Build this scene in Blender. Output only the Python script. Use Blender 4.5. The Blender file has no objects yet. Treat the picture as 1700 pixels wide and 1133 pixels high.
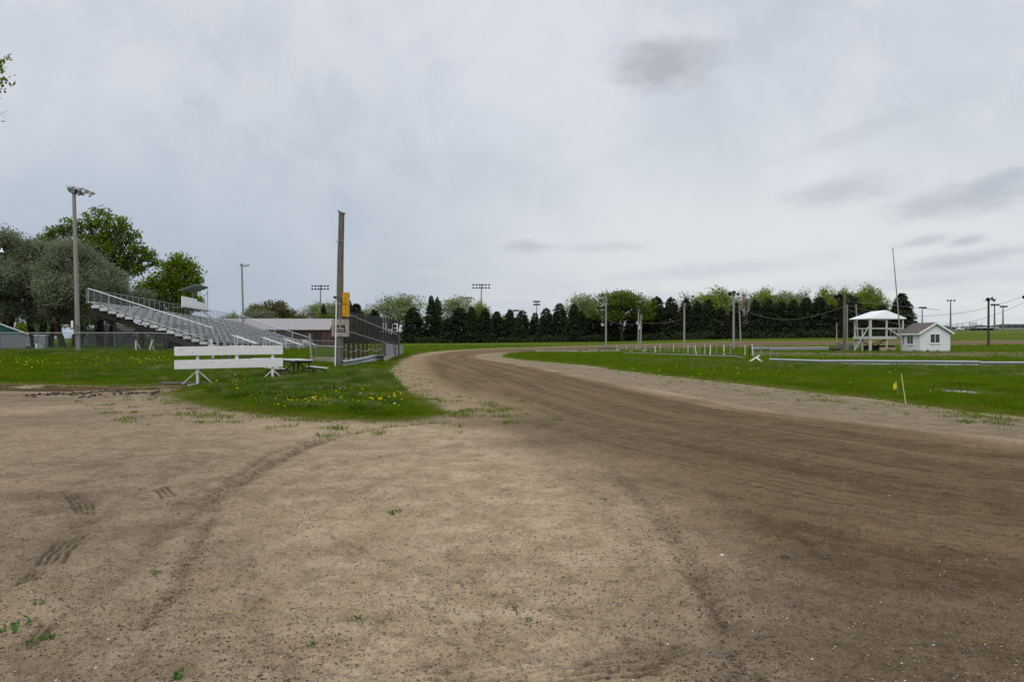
import bpy, math, random
import numpy as np
from mathutils import Vector, Matrix
R = math.radians
rng = np.random.default_rng(7)
random.seed(7)
S = bpy.context.scene
COL = S.collection
F, HOR, EYE = 1200.0, 562.0, 1.6      # focal length and horizon of the survey photo (1700 px wide), eye height

# ------------------------------------------------------------------ camera
cam = bpy.data.cameras.new('camera'); co = bpy.data.objects.new('camera', cam); COL.objects.link(co)
cam.sensor_width = 36; cam.lens = 36 * F / 1700; cam.clip_end = 9000; cam.clip_start = .05
co.location = (0, 0, EYE); co.rotation_euler = (R(90) - math.atan(4.5 / F), 0, 0)
S.camera = co
S.view_settings.view_transform = 'Standard'; S.view_settings.look = 'None'
S.view_settings.exposure = 0; S.view_settings.gamma = 1
S.cycles.max_bounces = 6; S.cycles.transparent_max_bounces = 24
SUN_EL, SUN_AZ = R(46), R(205)          # azimuth from +Y towards +X

# ------------------------------------------------------------------ node helper
class NT:
    def __init__(s, tree): s.t = tree; tree.nodes.clear()
    def link(s, v, sock):
        if isinstance(v, bpy.types.NodeSocket): s.t.links.new(v, sock)
        elif v is not None:
            try: sock.default_value = v
            except Exception: sock.default_value = (*v, 1)
    def n(s, typ, ins=None, out=0, **props):
        nd = s.t.nodes.new(typ)
        for k, v in props.items(): setattr(nd, k, v)
        for k, v in (ins or {}).items(): s.link(v, nd.inputs[k])
        return nd.outputs[out]
    def m(s, op, a, b=None, c=None, clamp=False):
        ins = {0: a}
        if b is not None: ins[1] = b
        if c is not None: ins[2] = c
        return s.n('ShaderNodeMath', ins, operation=op, use_clamp=clamp)
    def v(s, op, a, b=None):
        nd = s.t.nodes.new('ShaderNodeVectorMath'); nd.operation = op
        s.link(a, nd.inputs[0])
        if b is not None:
            if op == 'SCALE': s.link(b, nd.inputs['Scale'])
            else: s.link(b, nd.inputs[1])
        return nd.outputs[1] if op in ('LENGTH', 'DOT_PRODUCT') else nd.outputs[0]
    def noise(s, vec, scale, detail=4, rough=.55, dist=0):
        return s.n('ShaderNodeTexNoise', {'Vector': vec, 'Scale': scale, 'Detail': detail, 'Roughness': rough, 'Distortion': dist})
    def ss(s, x, a, b, lo=0., hi=1.):
        nd = s.t.nodes.new('ShaderNodeMapRange'); nd.interpolation_type = 'SMOOTHSTEP'
        s.link(x, nd.inputs[0]); nd.inputs[1].default_value = a; nd.inputs[2].default_value = b
        nd.inputs[3].default_value = lo; nd.inputs[4].default_value = hi
        return nd.outputs[0]
    def lin(s, x, a, b, lo=0., hi=1.):
        nd = s.t.nodes.new('ShaderNodeMapRange')
        s.link(x, nd.inputs[0]); nd.inputs[1].default_value = a; nd.inputs[2].default_value = b
        nd.inputs[3].default_value = lo; nd.inputs[4].default_value = hi
        return nd.outputs[0]
    def mix(s, f, a, b, mode='MIX'):
        nd = s.t.nodes.new('ShaderNodeMix'); nd.data_type = 'RGBA'; nd.blend_type = mode
        s.link(f, nd.inputs[0]); s.link(a, nd.inputs[6]); s.link(b, nd.inputs[7])
        return nd.outputs[2]
    def attr(s, name): return s.n('ShaderNodeAttribute', out=2, attribute_name=name)
    def xyz(s, x, y, z): return s.n('ShaderNodeCombineXYZ', {0: x, 1: y, 2: z})
    def sep(s, v):
        nd = s.t.nodes.new('ShaderNodeSeparateXYZ'); s.link(v, nd.inputs[0]); return nd.outputs

# ------------------------------------------------------------------ world: overcast sky with torn grey clouds
W = bpy.data.worlds.new('World'); S.world = W; W.use_nodes = True
w = NT(W.node_tree)
D = w.n('ShaderNodeTexCoord', out=0)
dx, dy, dz = w.sep(D)
az = w.m('ARCTAN2', dx, dy); el = w.m('ARCSINE', w.m('MINIMUM', w.m('MAXIMUM', dz, -1.), 1.))
sky = w.n('ShaderNodeTexSky', {}, sky_type='NISHITA', sun_disc=False, sun_elevation=SUN_EL, sun_rotation=SUN_AZ, air_density=1.5, dust_density=2.0)
skyc = w.v('SCALE', sky, .1)
elp = w.m('MAXIMUM', el, 0.)
# cloud-deck projection so that the streaks shrink towards the horizon
dd = w.m('ADD', w.m('MAXIMUM', dz, 0.), .12)
pl = w.xyz(w.m('DIVIDE', dx, dd), w.m('DIVIDE', dy, dd), 0.)
n1 = w.noise(w.v('MULTIPLY', D, (3.2, 3.2, 4.)), 1., 5, .6, .4)
n2 = w.noise(w.v('ADD', w.v('MULTIPLY', D, (1.3, 1.3, 1.)), (7., 3., 0.)), 7.5, 6, .6, .3)
high = w.mix(w.ss(n1, .34, .68), (.575, .618, .69), (.70, .735, .80))
high = w.mix(w.ss(n2, .40, .62, 0, .42), high, (.78, .80, .84))
lowc = w.mix(w.ss(w.m('ADD', az, w.m('MULTIPLY', w.m('SUBTRACT', n1, .5), .35)), -.38, .22), (.43, .50, .61), (.735, .765, .79))
base = w.mix(w.ss(w.m('ADD', el, w.m('MULTIPLY', w.m('SUBTRACT', n2, .5), .06)), .03, .36), lowc, high)
# bluish band just above the far horizon
ae = w.xyz(az, w.m('MULTIPLY', el, 6.), 0.)
n3 = w.noise(ae, 3.2, 5, .6)
band = w.m('MULTIPLY', w.ss(el, .115, .03), w.ss(n3, .42, .62))
base = w.mix(w.m('MULTIPLY', band, .55), base, (.47, .54, .64))
n4 = w.noise(w.xyz(az, w.m('MULTIPLY', el, 2.2), 3.), 15., 8, .68)
n5 = w.noise(w.xyz(az, w.m('MULTIPLY', el, 2.2), 9.), 15., 8, .68)
def cloud(base, px, py, hw, hh, col, k, tilt=0., wob=.7):
    a0 = math.atan((px - 850) / F); e0 = math.atan((HOR - py) / F * math.cos(a0))
    u = w.m('SUBTRACT', az, a0); v_ = w.m('SUBTRACT', w.m('SUBTRACT', el, e0), w.m('MULTIPLY', u, tilt))
    u = w.m('ADD', w.m('DIVIDE', u, hw / F * .85), w.m('MULTIPLY', w.m('SUBTRACT', n4, .5), wob * 2.2))
    v_ = w.m('ADD', w.m('DIVIDE', v_, hh / F), w.m('MULTIPLY', w.m('SUBTRACT', n5, .5), wob * 2.6))
    r = w.m('SQRT', w.m('ADD', w.m('POWER', w.m('ABSOLUTE', u), 2.), w.m('POWER', w.m('ABSOLUTE', v_), 2.)))
    return w.mix(w.ss(r, 1.25, .15, 0, k), base, col)
for c in [(1105, 62, 75, 26, (.76, .78, .80), .7), (1100, 108, 100, 48, (.40, .415, .455), .72), (1180, 95, 60, 22, (.52, .55, .60), .5),
          (880, 400, 62, 10, (.74, .75, .76), .6), (875, 408, 55, 13, (.47, .50, .56), .7), (1000, 411, 110, 9, (.50, .54, .60), .5),
          (1385, 322, 118, 26, (.47, .50, .57), .75, .10), (1610, 328, 150, 30, (.46, .49, .56), .8, .14), (1655, 300, 60, 16, (.48, .51, .58), .6, .2),
          (1535, 400, 48, 9, (.47, .51, .58), .7, .14), (1606, 399, 34, 8, (.46, .50, .57), .75, .1), (1590, 432, 120, 15, (.48, .52, .59), .7, .14),
          (1440, 215, 150, 17, (.56, .59, .65), .45, .22), (1200, 447, 260, 17, (.55, .60, .67), .6, .08), (1500, 470, 260, 12, (.53, .58, .66), .5, .02),
          (318, 172, 20, 9, (.50, .53, .59), .4), (720, 452, 60, 7, (.62, .64, .67), .5), (1230, 380, 420, 70, (.77, .79, .80), .45, 0., .3)]:
    base = cloud(base, *c[:6], *(c[6:] or ()))
belowc = (.30, .30, .29)
base = w.v('SCALE', base, w.ss(el, .46, 1.15, 1., 1.75))      # an overcast sky is brightest overhead
skyall = w.mix(w.ss(el, -.02, 0.), belowc, w.mix(.93, skyc, base))
W.node_tree.links.new(w.n('ShaderNodeBackground', {0: skyall, 1: 1.0}), w.t.nodes.new('ShaderNodeOutputWorld').inputs[0])

sl = bpy.data.lights.new('sun', 'SUN'); sl.energy = 1.15; sl.angle = R(25); sl.color = (1, .97, .92)
so = bpy.data.objects.new('sun', sl); COL.objects.link(so)
sd = Vector((math.sin(SUN_AZ) * math.cos(SUN_EL), math.cos(SUN_AZ) * math.cos(SUN_EL), math.sin(SUN_EL)))
so.rotation_euler = sd.to_track_quat('Z', 'Y').to_euler(); so.location = (20, 20, 60)

# ------------------------------------------------------------------ terrain heights (metres), tabulated by bearing and distance
TB = (np.array([-600, 0, 250, 450, 560, 650, 850, 1000, 1200, 1400, 1600, 1700, 2300]) - 850) / F
TD = np.array([0, 25, 38, 50, 75, 100, 130, 150, 180, 210, 330, 700, 6000.])
TZ = np.array([
    [0, 0, 0, 0, 0, 0, 0, 0, 0, 0, 0, 0, 0],
    [0, 0, 0, 0, 0, 0, 0, 0, 0, 0, 0, 0, 0],
    [.35, .35, .3, .1, 0, 0, 0, 0, 0, 0, 0, 0, 0],
    [.6, .6, .6, .3, 0, 0, 0, 0, 0, 0, 0, 0, 0],
    [.7, .7, .7, .35, .1, 0, 0, 0, 0, 0, 0, 0, 0],
    [.7, .7, .6, .3, .15, 0, 0, -.2, -.2, -.15, 0, 0, 0],
    [.7, .7, .6, .3, .1, 0, 0, -.35, -.35, -.1, .2, .3, .3],
    [.7, .7, .6, .2, .1, 0, 0, -.1, 0, .3, .6, .7, .7],
    [.7, .7, .5, .1, 0, 0, .1, .15, .7, 1.0, 1.3, 1.4, 1.4],
    [.7, .7, .5, 0, -.1, -.1, .2, .55, 1.4, 2.1, 2.2, 2.3, 2.3],
    [.7, .7, .5, 0, -.1, -.1, .2, .6, 1.5, 2.6, 5.2, 5.6, 5.6],
    [.7, .7, .5, 0, -.1, -.1, .2, .6, 1.5, 2.6, 6, 6.2, 6.2],
    [.7, .7, .5, 0, -.1, -.1, .2, .6, 1.5, 2.6, 6, 6.2, 6.2]])
def terr(x, y):
    x = np.asarray(x, float); y = np.asarray(y, float)
    yy = np.maximum(y, 1.0); t = np.clip(x / yy, TB[0], TB[-1] - 1e-6); d = np.clip(yy, 0, 5999)
    i = np.clip(np.searchsorted(TB, t, side='right') - 1, 0, len(TB) - 2); j = np.clip(np.searchsorted(TD, d, side='right') - 1, 0, len(TD) - 2)
    fx = (t - TB[i]) / (TB[i + 1] - TB[i]); fy = (d - TD[j]) / (TD[j + 1] - TD[j])
    return (TZ[j, i] * (1 - fx) + TZ[j, i + 1] * fx) * (1 - fy) + (TZ[j + 1, i] * (1 - fx) + TZ[j + 1, i + 1] * fx) * fy
def tz(x, y): return float(terr(x, y))
def G(px, py):                         # ground point seen at a pixel of the survey photo
    t = (px - 850) / F; d = np.concatenate([np.arange(1.5, 60, .05), np.arange(60, 900, .25)])
    f = terr(t * d, d) - (EYE - (py - HOR) / F * d)
    k = np.argmax(f >= 0) if (f >= 0).any() else len(d) - 1
    return (t * d[k], d[k])
def XY(px, d): return ((px - 850) / F * d, d)
def Zof(py, d): return EYE + (HOR - py) / F * d
def PT(px, py, d): return Vector(((px - 850) / F * d, d, Zof(py, d)))

# value noise / fbm
def vnoise(x, y, seed=0):
    xi = np.floor(x).astype(np.int64); yi = np.floor(y).astype(np.int64); fx = x - xi; fy = y - yi
    fx = fx * fx * (3 - 2 * fx); fy = fy * fy * (3 - 2 * fy)
    def h(a, b):
        n = (a * 374761393 + b * 668265263 + seed * 974634777) & 0x7fffffff
        n = ((n ^ (n >> 13)) * 1274126177) & 0x7fffffff
        return ((n ^ (n >> 16)) & 0xffff) / 65535.
    return (h(xi, yi) * (1 - fx) + h(xi + 1, yi) * fx) * (1 - fy) + (h(xi, yi + 1) * (1 - fx) + h(xi + 1, yi + 1) * fx) * fy
def fbm(x, y, o=4, seed=0):
    a, s, t = .5, 0, 0
    for k in range(o):
        s = s + a * vnoise(x * 2 ** k + 17 * k, y * 2 ** k - 9 * k, seed + k); t += a; a *= .5
    return s / t - .5

def sdist(X, Y, poly, closed=True):     # distance to a polyline; signed (positive inside) when closed
    P = np.array(poly, float); n = len(P); best = np.full(X.shape, 1e18); ins = np.zeros(X.shape, bool)
    for k in range(n if closed else n - 1):
        a, b = P[k], P[(k + 1) % n]; ab = b - a; L = ab @ ab + 1e-12
        t = np.clip(((X - a[0]) * ab[0] + (Y - a[1]) * ab[1]) / L, 0, 1)
        best = np.minimum(best, (X - a[0] - t * ab[0]) ** 2 + (Y - a[1] - t * ab[1]) ** 2)
        if closed:
            c = (a[1] > Y) != (b[1] > Y)
            with np.errstate(all='ignore'):
                ins ^= c & (X < (b[0] - a[0]) * (Y - a[1]) / (b[1] - a[1] + 1e-18) + a[0])
    dd = np.sqrt(best)
    return np.where(ins, dd, -dd) if closed else dd

def smoothpoly(pts, it=2, closed=False):
    P = [Vector((a, b)) for a, b in pts]
    for _ in range(it):
        Q = [P[0]]
        for a, b in zip(P, P[1:]): Q += [a * .75 + b * .25, a * .25 + b * .75]
        P = Q + [P[-1]]
    return [tuple(p) for p in P]
outer = smoothpoly([G(*p) for p in [(-60, 640), (60, 640), (150, 643), (230, 643), (300, 640), (285, 650), (262, 657), (300, 668), (380, 683), (450, 693), (560, 699), (640, 702),
        (720, 699), (757, 688), (738, 674), (700, 657), (662, 640), (650, 628), (655, 612), (668, 599), (684, 591), (720, 584.5), (780, 580.5), (850, 578), (925, 576), (1000, 574), (1100, 571), (1200, 568), (1400, 566.5), (1600, 567)]])
inner = smoothpoly([G(*p) for p in [(1600, 573.5), (1400, 573.5), (1200, 575.5), (1100, 579), (1000, 581.5), (920, 583.5), (860, 585.5), (832, 588.5), (829, 594), (872, 599.5), (960, 607), (1010, 613.5),
        (1055, 620), (1160, 632), (1275, 646), (1381, 657), (1500, 671), (1606, 685), (1700, 695)]])
o0, o1, i0, i1 = outer[0], outer[-1], inner[0], inner[-1]
dirt_poly = [(-60, -60), (-60, o0[1] - 2)] + outer + [(o1[0] + 150, o1[1] + 10), (i0[0] + 150, i0[1] + 6)] + inner + [(i1[0] + 9, i1[1] - 4.5), (60, -8), (60, -60)]
track_in = smoothpoly([G(*p) for p in [(1600, 573.5), (1400, 573.5), (1200, 575.5), (1100, 579), (1000, 581.5), (920, 583.5), (860, 585), (815, 587.5), (792, 591), (806, 596), (854, 603.5), (907, 613),
        (1009, 633), (1088, 648), (1168, 661), (1275, 681), (1407, 697), (1513, 711), (1619, 724), (1700, 734)]])
t0, t1 = track_in[0], track_in[-1]
near_edge = smoothpoly([G(*p) for p in [(690, 655), (740, 680), (800, 712), (905, 745), (1010, 790), (1090, 850), (1150, 930), (1190, 1030), (1230, 1133)]])
track_poly = [(o1[0] + 150, o1[1] + 10), (t0[0] + 150, t0[1] + 6)] + track_in + [(t1[0] + 9, t1[1] - 4.5), (60, -8), (60, -60), (near_edge[-1][0] + .3, -60)] + near_edge[::-1] + outer[[i for i, p in enumerate(outer) if p[1] > near_edge[0][1]][0]:]
ruts = [([(300, 868), (372, 812), (430, 778), (500, 744), (560, 724), (640, 709), (740, 702)], .24, .62), ([(380, 808), (440, 774), (505, 744), (560, 726)], .10, .6), ([(372, 800), (450, 752), (530, 728)], .10, .6),
        ([(240, 1040), (290, 980), (318, 930), (340, 880), (370, 820)], .10, .45), ([(560, 770), (640, 757), (760, 740)], .2, .35),
        ([(1040, 800), (1110, 880), (1160, 960), (1215, 1060), (1240, 1133)], .17, .42), ([(1150, 960), (1185, 1010), (1215, 1060)], .07, .7), ([(-40, 1010), (60, 930), (115, 888), (190, 835), (270, 795), (340, 765), (440, 735)], .16, .32), ([(-60, 850), (60, 822), (130, 830), (150, 860), (120, 900)], .3, .35), ([(0, 790), (120, 775), (260, 770), (380, 760)], .3, .25), ([(0, 1090), (130, 1010), (230, 930), (290, 850), (360, 790)], .14, .28), ([(480, 1133), (420, 1010), (400, 900), (440, 820), (540, 770)], .12, .2), ([(700, 1108), (900, 1094), (1100, 1085), (1200, 1085)], .12, .3), ([(560, 900), (700, 950), (850, 1000), (1000, 1030)], .08, .2), ([(900, 770), (1000, 830), (1060, 900), (1100, 1000)], .2, .2), ([(1180, 820), (1290, 880), (1370, 930), (1440, 1000)], .12, .35),
        ([(0, 655), (120, 655), (230, 652), (270, 655)], .5, .75), ([(0, 872), (80, 850), (160, 850)], .3, .35),
        ([(540, 880), (600, 910)], .05, .4), ([(640, 1050), (760, 1070), (850, 1100)], .06, .3), ([(1300, 895), (1350, 905)], .09, .9)]
treads = []
for k, oy in enumerate([0, 9, 17, 24]):
    treads.append([(700 + 25 * k, 1121 + oy), (830, 1113 + oy), (950, 1105 + oy), (1060 + 12 * k, 1097 + oy), (1150 - 20 * k, 1089 + oy)])
for k in range(4): treads.append([(56 + 16 * k, 944 - 3 * k), (78 + 15 * k, 915 - 3 * k), (96 + 15 * k, 896 - 2 * k)])
for k in range(3): treads.append([(24 + 14 * k, 974 - 4 * k), (48 + 14 * k, 950 - 2 * k)])
for k in range(4): treads.append([(100 + 13 * k, 815 + 3 * k), (118 + 12 * k, 830 + 2 * k), (128 + 9 * k, 850)])
for k in range(3): treads.append([(256 + 9 * k, 812 - 2 * k), (272 + 9 * k, 828 - 2 * k)])
for k in range(3): treads.append([(30 + 12 * k, 1078 - 4 * k), (70 + 12 * k, 1040 - 3 * k)])
ruts = [([G(*p) for p in a], b, c) for a, b, c in ruts]; treads = [[G(*p) for p in a] for a in treads]
puddles = [smoothpoly([G(*p) for p in q + [q[0]]], 2)[:-1] for q in
           [[(1557, 647), (1572, 645), (1612, 646), (1618, 653), (1660, 655), (1700, 657), (1800, 664), (1795, 670), (1700, 661), (1640, 659), (1605, 657), (1580, 655)],
            [(1318, 633), (1350, 633.5), (1372, 636.5), (1345, 637.5), (1322, 636)], [(1125, 611), (1160, 611.5), (1172, 613), (1140, 613.2)]]]
def sd_grass(X, Y): return -sdist(X, Y, dirt_poly)

# ------------------------------------------------------------------ mesh + object helpers
def tag(o, label=None, cat=None, group=None, kind=None):
    for k, v in (('label', label), ('category', cat), ('group', group), ('kind', kind)):
        if v: o[k] = v
    return o
def thing(name, label, cat, loc=(0, 0, 0), rz=0, group=None):
    o = bpy.data.objects.new(name, None); COL.objects.link(o); o.location = loc; o.rotation_euler = (0, 0, rz); o.empty_display_size = .2
    return tag(o, label, cat, group)
def npmesh(name, V, Fc, m, parent=None, smooth=False):
    me = bpy.data.meshes.new(name); V = np.ascontiguousarray(V, np.float32); Fc = np.ascontiguousarray(Fc, np.int32)
    me.vertices.add(len(V)); me.vertices.foreach_set('co', V.ravel())
    k = Fc.shape[1]; me.loops.add(Fc.size); me.loops.foreach_set('vertex_index', Fc.ravel())
    me.polygons.add(len(Fc)); me.polygons.foreach_set('loop_start', np.arange(0, Fc.size, k, dtype=np.int32))
    me.update(calc_edges=True)
    if smooth: me.polygons.foreach_set('use_smooth', np.ones(len(Fc), bool))
    me.materials.append(m); o = bpy.data.objects.new(name, me); COL.objects.link(o); o.parent = parent
    return o
class MB:
    def __init__(s): s.v = []; s.f = []
    def add(s, vs, fs): n = len(s.v); s.v += [tuple(p) for p in vs]; s.f += [tuple(i + n for i in f) for f in fs]; return s
    def box(s, c, d, rot=None):
        hx, hy, hz = d[0] / 2, d[1] / 2, d[2] / 2
        P = [Vector((x, y, z)) for x in (-hx, hx) for y in (-hy, hy) for z in (-hz, hz)]
        if rot is not None: P = [rot @ p for p in P]
        c = Vector(c)
        return s.add([c + p for p in P], [(0, 1, 3, 2), (4, 6, 7, 5), (0, 4, 5, 1), (2, 3, 7, 6), (0, 2, 6, 4), (1, 5, 7, 3)])
    def bar(s, a, b, wd, h=None, up=(0, 0, 1)):      # rectangular bar
        a, b = Vector(a), Vector(b); d = (b - a); L = d.length; d.normalize(); h = h or wd
        upv = Vector(up)
        if abs(d.dot(upv)) > .99: upv = Vector((1, 0, 0))
        x = d.cross(upv).normalized(); z = x.cross(d).normalized()
        return s.box((a + b) / 2, (wd, L, h), Matrix((x, d, z)).transposed())
    def tube(s, pts, r, n=8, cap=True):
        pts = [Vector(p) for p in pts]; k = len(pts)
        rs = r if isinstance(r, (list, tuple)) else [r] * k
        vs = []; fs = []; pu = None
        for i, p in enumerate(pts):
            d = (pts[min(i + 1, k - 1)] - pts[max(i - 1, 0)]).normalized()
            u = pu if pu is not None else (Vector((0, 0, 1)) if abs(d.z) < .9 else Vector((1, 0, 0)))
            x = d.cross(u).normalized(); u = x.cross(d).normalized(); pu = u
            for j in range(n):
                a = 2 * math.pi * j / n; vs.append(p + (x * math.cos(a) + u * math.sin(a)) * rs[i])
        for i in range(k - 1):
            for j in range(n):
                j2 = (j + 1) % n; fs.append((i * n + j, i * n + j2, (i + 1) * n + j2, (i + 1) * n + j))
        if cap: fs += [tuple(range(n))[::-1], tuple((k - 1) * n + j for j in range(n))]
        return s.add(vs, fs)
    def build(s, name, m, parent=None, bevel=0, smooth=False):
        me = bpy.data.meshes.new(name); me.from_pydata(s.v, [], s.f); me.materials.append(m)
        if smooth: me.polygons.foreach_set('use_smooth', [True] * len(me.polygons))
        o = bpy.data.objects.new(name, me); COL.objects.link(o); o.parent = parent
        if bevel:
            b = o.modifiers.new('bevel', 'BEVEL'); b.width = bevel; b.segments = 2; b.limit_method = 'ANGLE'
        return o
def children(o): return [c for c in list(COL.objects) if c.parent == o]
def copy_tree(o, parent=None):
    c = o.copy(); COL.objects.link(c); c.parent = parent
    for ch in children(o): copy_tree(ch, c)
    return c

# ------------------------------------------------------------------ materials
def mat(name, col, rough=.8, var=.25, scale=4., col2=None, stretch=None, bump=.0, bscale=None, metal=0., spec=.3, c2thr=(.45, .7), fine=0.):
    m = bpy.data.materials.new(name); m.use_nodes = True; t = NT(m.node_tree)
    o = t.n('ShaderNodeTexCoord', out=3)
    if stretch: o = t.v('MULTIPLY', o, stretch)
    n = t.noise(o, scale, 6, .6)
    c = t.mix(t.lin(n, .3, .7), tuple(x * (1 - var) for x in col), tuple(min(1, x * (1 + var)) for x in col))
    if col2: c = t.mix(t.ss(t.noise(t.v('ADD', o, (5., 1., 2.)), scale * 1.7, 6, .65), *c2thr), c, (*col2, 1))
    if fine: c = t.mix(fine, c, t.n('ShaderNodeHueSaturation', {'Value': t.lin(t.noise(o, scale * 14, 3, .6), .3, .7, .6, 1.4), 'Color': c}))
    b = t.t.nodes.new('ShaderNodeBsdfPrincipled'); t.link(c, b.inputs['Base Color'])
    b.inputs['Metallic'].default_value = metal; b.inputs['Specular IOR Level'].default_value = spec
    t.link(t.lin(n, .3, .7, max(.05, rough - .12), min(1, rough + .1)), b.inputs['Roughness'])
    if bump:
        h = t.noise(o, bscale or scale * 3, 6, .6)
        bn = t.t.nodes.new('ShaderNodeBump'); bn.inputs['Strength'].default_value = .8; bn.inputs['Distance'].default_value = bump
        t.link(h, bn.inputs['Height']); t.link(bn.outputs[0], b.inputs['Normal'])
    t.t.links.new(b.outputs[0], t.t.nodes.new('ShaderNodeOutputMaterial').inputs[0])
    return m
def leafmat(name, c1, c2, trans=.35, c3=None, big=.35):
    m = bpy.data.materials.new(name); m.use_nodes = True; t = NT(m.node_tree)
    rnd = t.n('ShaderNodeNewGeometry', out=8)
    pos = t.n('ShaderNodeTexCoord', out=3)
    f = t.m('ADD', t.m('MULTIPLY', rnd, .5), t.lin(t.noise(pos, big, 5, .65), .32, .68, -.1, .62), clamp=True)
    c = t.mix(f, (*c1, 1), (*c2, 1))
    if c3: c = t.mix(t.ss(t.noise(t.v('ADD', pos, (3., 9., 4.)), big * 1.6, 4), .5, .66), c, (*c3, 1))
    d = t.n('ShaderNodeBsdfDiffuse', {0: c}); tr = t.n('ShaderNodeBsdfTranslucent', {0: t.v('SCALE', c, 1.1)})
    t.t.links.new(t.n('ShaderNodeMixShader', {0: trans, 1: d, 2: tr}), t.t.nodes.new('ShaderNodeOutputMaterial').inputs[0])
    return m
M = {}
M['wood_pole'] = mat('weathered_pole_wood', (.155, .14, .12), .9, .3, 3, (.09, .075, .06), (6, 6, .35), .006, 30, fine=.4)
M['pale_pole'] = mat('grey_pole_wood', (.30, .28, .25), .9, .2, 3, (.2, .18, .16), (6, 6, .3), .004, 30)
M['brown_pole'] = mat('dark_brown_pole_wood', (.055, .042, .035), .9, .25, 3, None, (6, 6, .3))
M['white'] = mat('worn_white_paint', (.72, .72, .715), .65, .07, 4, (.40, .37, .33), (1., 3, 3), .004, 20, c2thr=(.56, .74), fine=.25)
M['white_new'] = mat('white_paint', (.80, .81, .82), .55, .04, 3, (.68, .68, .67), c2thr=(.6, .8))
M['white_roof'] = mat('white_sheet_roof', (.82, .83, .85), .4, .04, 2)
M['greypost'] = mat('grey_fence_post', (.27, .25, .225), .9, .2, 4)
M['greywhite'] = mat('dusty_white_lumber', (.50, .49, .47), .75, .12, 5, (.35, .33, .30), (1, 1, 1), c2thr=(.5, .75))
M['rust_white'] = mat('flaking_white_metal', (.60, .58, .56), .7, .12, 10, (.28, .17, .11), c2thr=(.55, .7))
M['alu'] = mat('weathered_aluminium', (.60, .61, .62), .5, .18, 2.5, (.27, .27, .27), (1, 1, 1), metal=.25, spec=.4)
M['alu_lt'] = mat('bright_aluminium', (.62, .63, .64), .45, .10, 3, metal=.2, spec=.45)
M['galv'] = mat('galvanised_steel', (.36, .37, .385), .5, .12, 5, (.30, .29, .28), metal=.4, spec=.5, c2thr=(.55, .75))
M['galv_dk'] = mat('dull_galvanised_pipe', (.17, .175, .18), .55, .12, 5, metal=.3)
M['steel_brown'] = mat('dark_brown_steel', (.026, .020, .018), .7, .3, 3, (.06, .038, .028), c2thr=(.55, .7))
M['post_brown'] = mat('red_brown_post', (.075, .04, .035), .75, .25, 6)
M['black'] = mat('black_metal', (.02, .02, .022), .55, .2, 6)
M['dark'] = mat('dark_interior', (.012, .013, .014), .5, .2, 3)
M['concrete'] = mat('stained_concrete', (.30, .27, .22), .9, .18, 1.6, (.17, .13, .10), None, .004, 40)
M['concrete_lt'] = mat('pale_concrete', (.40, .36, .30), .9, .15, 2, (.28, .24, .2), None, .004, 40)
M['barn_wall'] = mat('barn_red_brown_siding', (.085, .045, .042), .8, .2, 1.2, (.05, .03, .028), (1, 1, .2))
M['barn_roof'] = mat('dusty_metal_roof', (.31, .285, .295), .6, .08, 1.2, None, (1, .3, 1))
M['shingle'] = mat('grey_brown_shingles', (.125, .108, .092), .95, .25, 6, (.09, .08, .075), None, .01, 30, fine=.5)
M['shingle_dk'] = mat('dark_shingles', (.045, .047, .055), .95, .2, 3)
M['siding'] = mat('pale_house_siding', (.30, .29, .27), .8, .12, 1.5)
M['yellow'] = mat('yellow_signal_paint', (.62, .33, .012), .45, .12, 6, (.42, .2, .01))
M['ply'] = mat('weathered_plywood', (.33, .29, .25), .9, .2, 5, (.20, .165, .14), (1, 1, 1), .003, 40, fine=.4, c2thr=(.48, .65))
M['table'] = mat('weathered_white_tabletop', (.55, .53, .49), .85, .15, 3, (.2, .18, .15), (4, .6, 1), .003, 30, c2thr=(.5, .66))
M['teal'] = mat('teal_sheet_siding', (.012, .075, .07), .6, .15, 1.5)
M['shed_grey'] = mat('grey_sheet_siding', (.20, .22, .25), .6, .1, 1.2, None, (4, 4, .2))
M['crate'] = mat('tan_crate_boards', (.42, .32, .24), .85, .2, 5, (.25, .17, .12))
M['brick_red'] = mat('rust_orange_panel', (.35, .10, .05), .7, .2, 5)
M['sheet'] = mat('grey_corrugated_sheet', (.33, .35, .38), .5, .1, 2, (.24, .25, .27), (3, 3, .3), metal=.2)
M['bark'] = mat('bark', (.075, .06, .048), .95, .3, 3, (.04, .032, .026), (3, 3, .5), .02, 12)
M['bark_dk'] = mat('dark_bark', (.03, .025, .02), .95, .3, 3)
M['twig'] = mat('pale_twig_bark', (.20, .17, .14), .95, .2, 3)
M['stake'] = mat('yellow_green_stake', (.50, .50, .22), .6, .1, 6)
M['flag'] = mat('yellow_flag_cloth', (.75, .60, .03), .7, .1, 6)
M['cable'] = mat('cable_grey', (.16, .16, .17), .6, .1, 6)
M['rope'] = mat('pale_rope', (.40, .38, .36), .8, .15, 12)
M['tyre'] = mat('tyre_rubber', (.02, .02, .02), .85, .2, 6)
L = {}
L['olive'] = leafmat('silvery_willow_leaf', (.11, .13, .07), (.30, .33, .21), .35)
L['cotton'] = leafmat('cottonwood_leaf', (.085, .13, .016), (.19, .26, .035), .45)
L['maple'] = leafmat('fresh_maple_leaf', (.10, .155, .010), (.23, .30, .025), .5)
L['spring'] = leafmat('spring_leaf', (.135, .19, .028), (.28, .35, .06), .45)
L['spring_dk'] = leafmat('dense_spring_leaf', (.07, .115, .018), (.155, .21, .035), .35)
L['pale'] = leafmat('pale_spring_leaf', (.18, .235, .08), (.31, .38, .15), .45, (.22, .21, .12))
L['rust'] = leafmat('budding_rust_leaf', (.10, .085, .03), (.19, .16, .05), .35, (.10, .14, .03))
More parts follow.
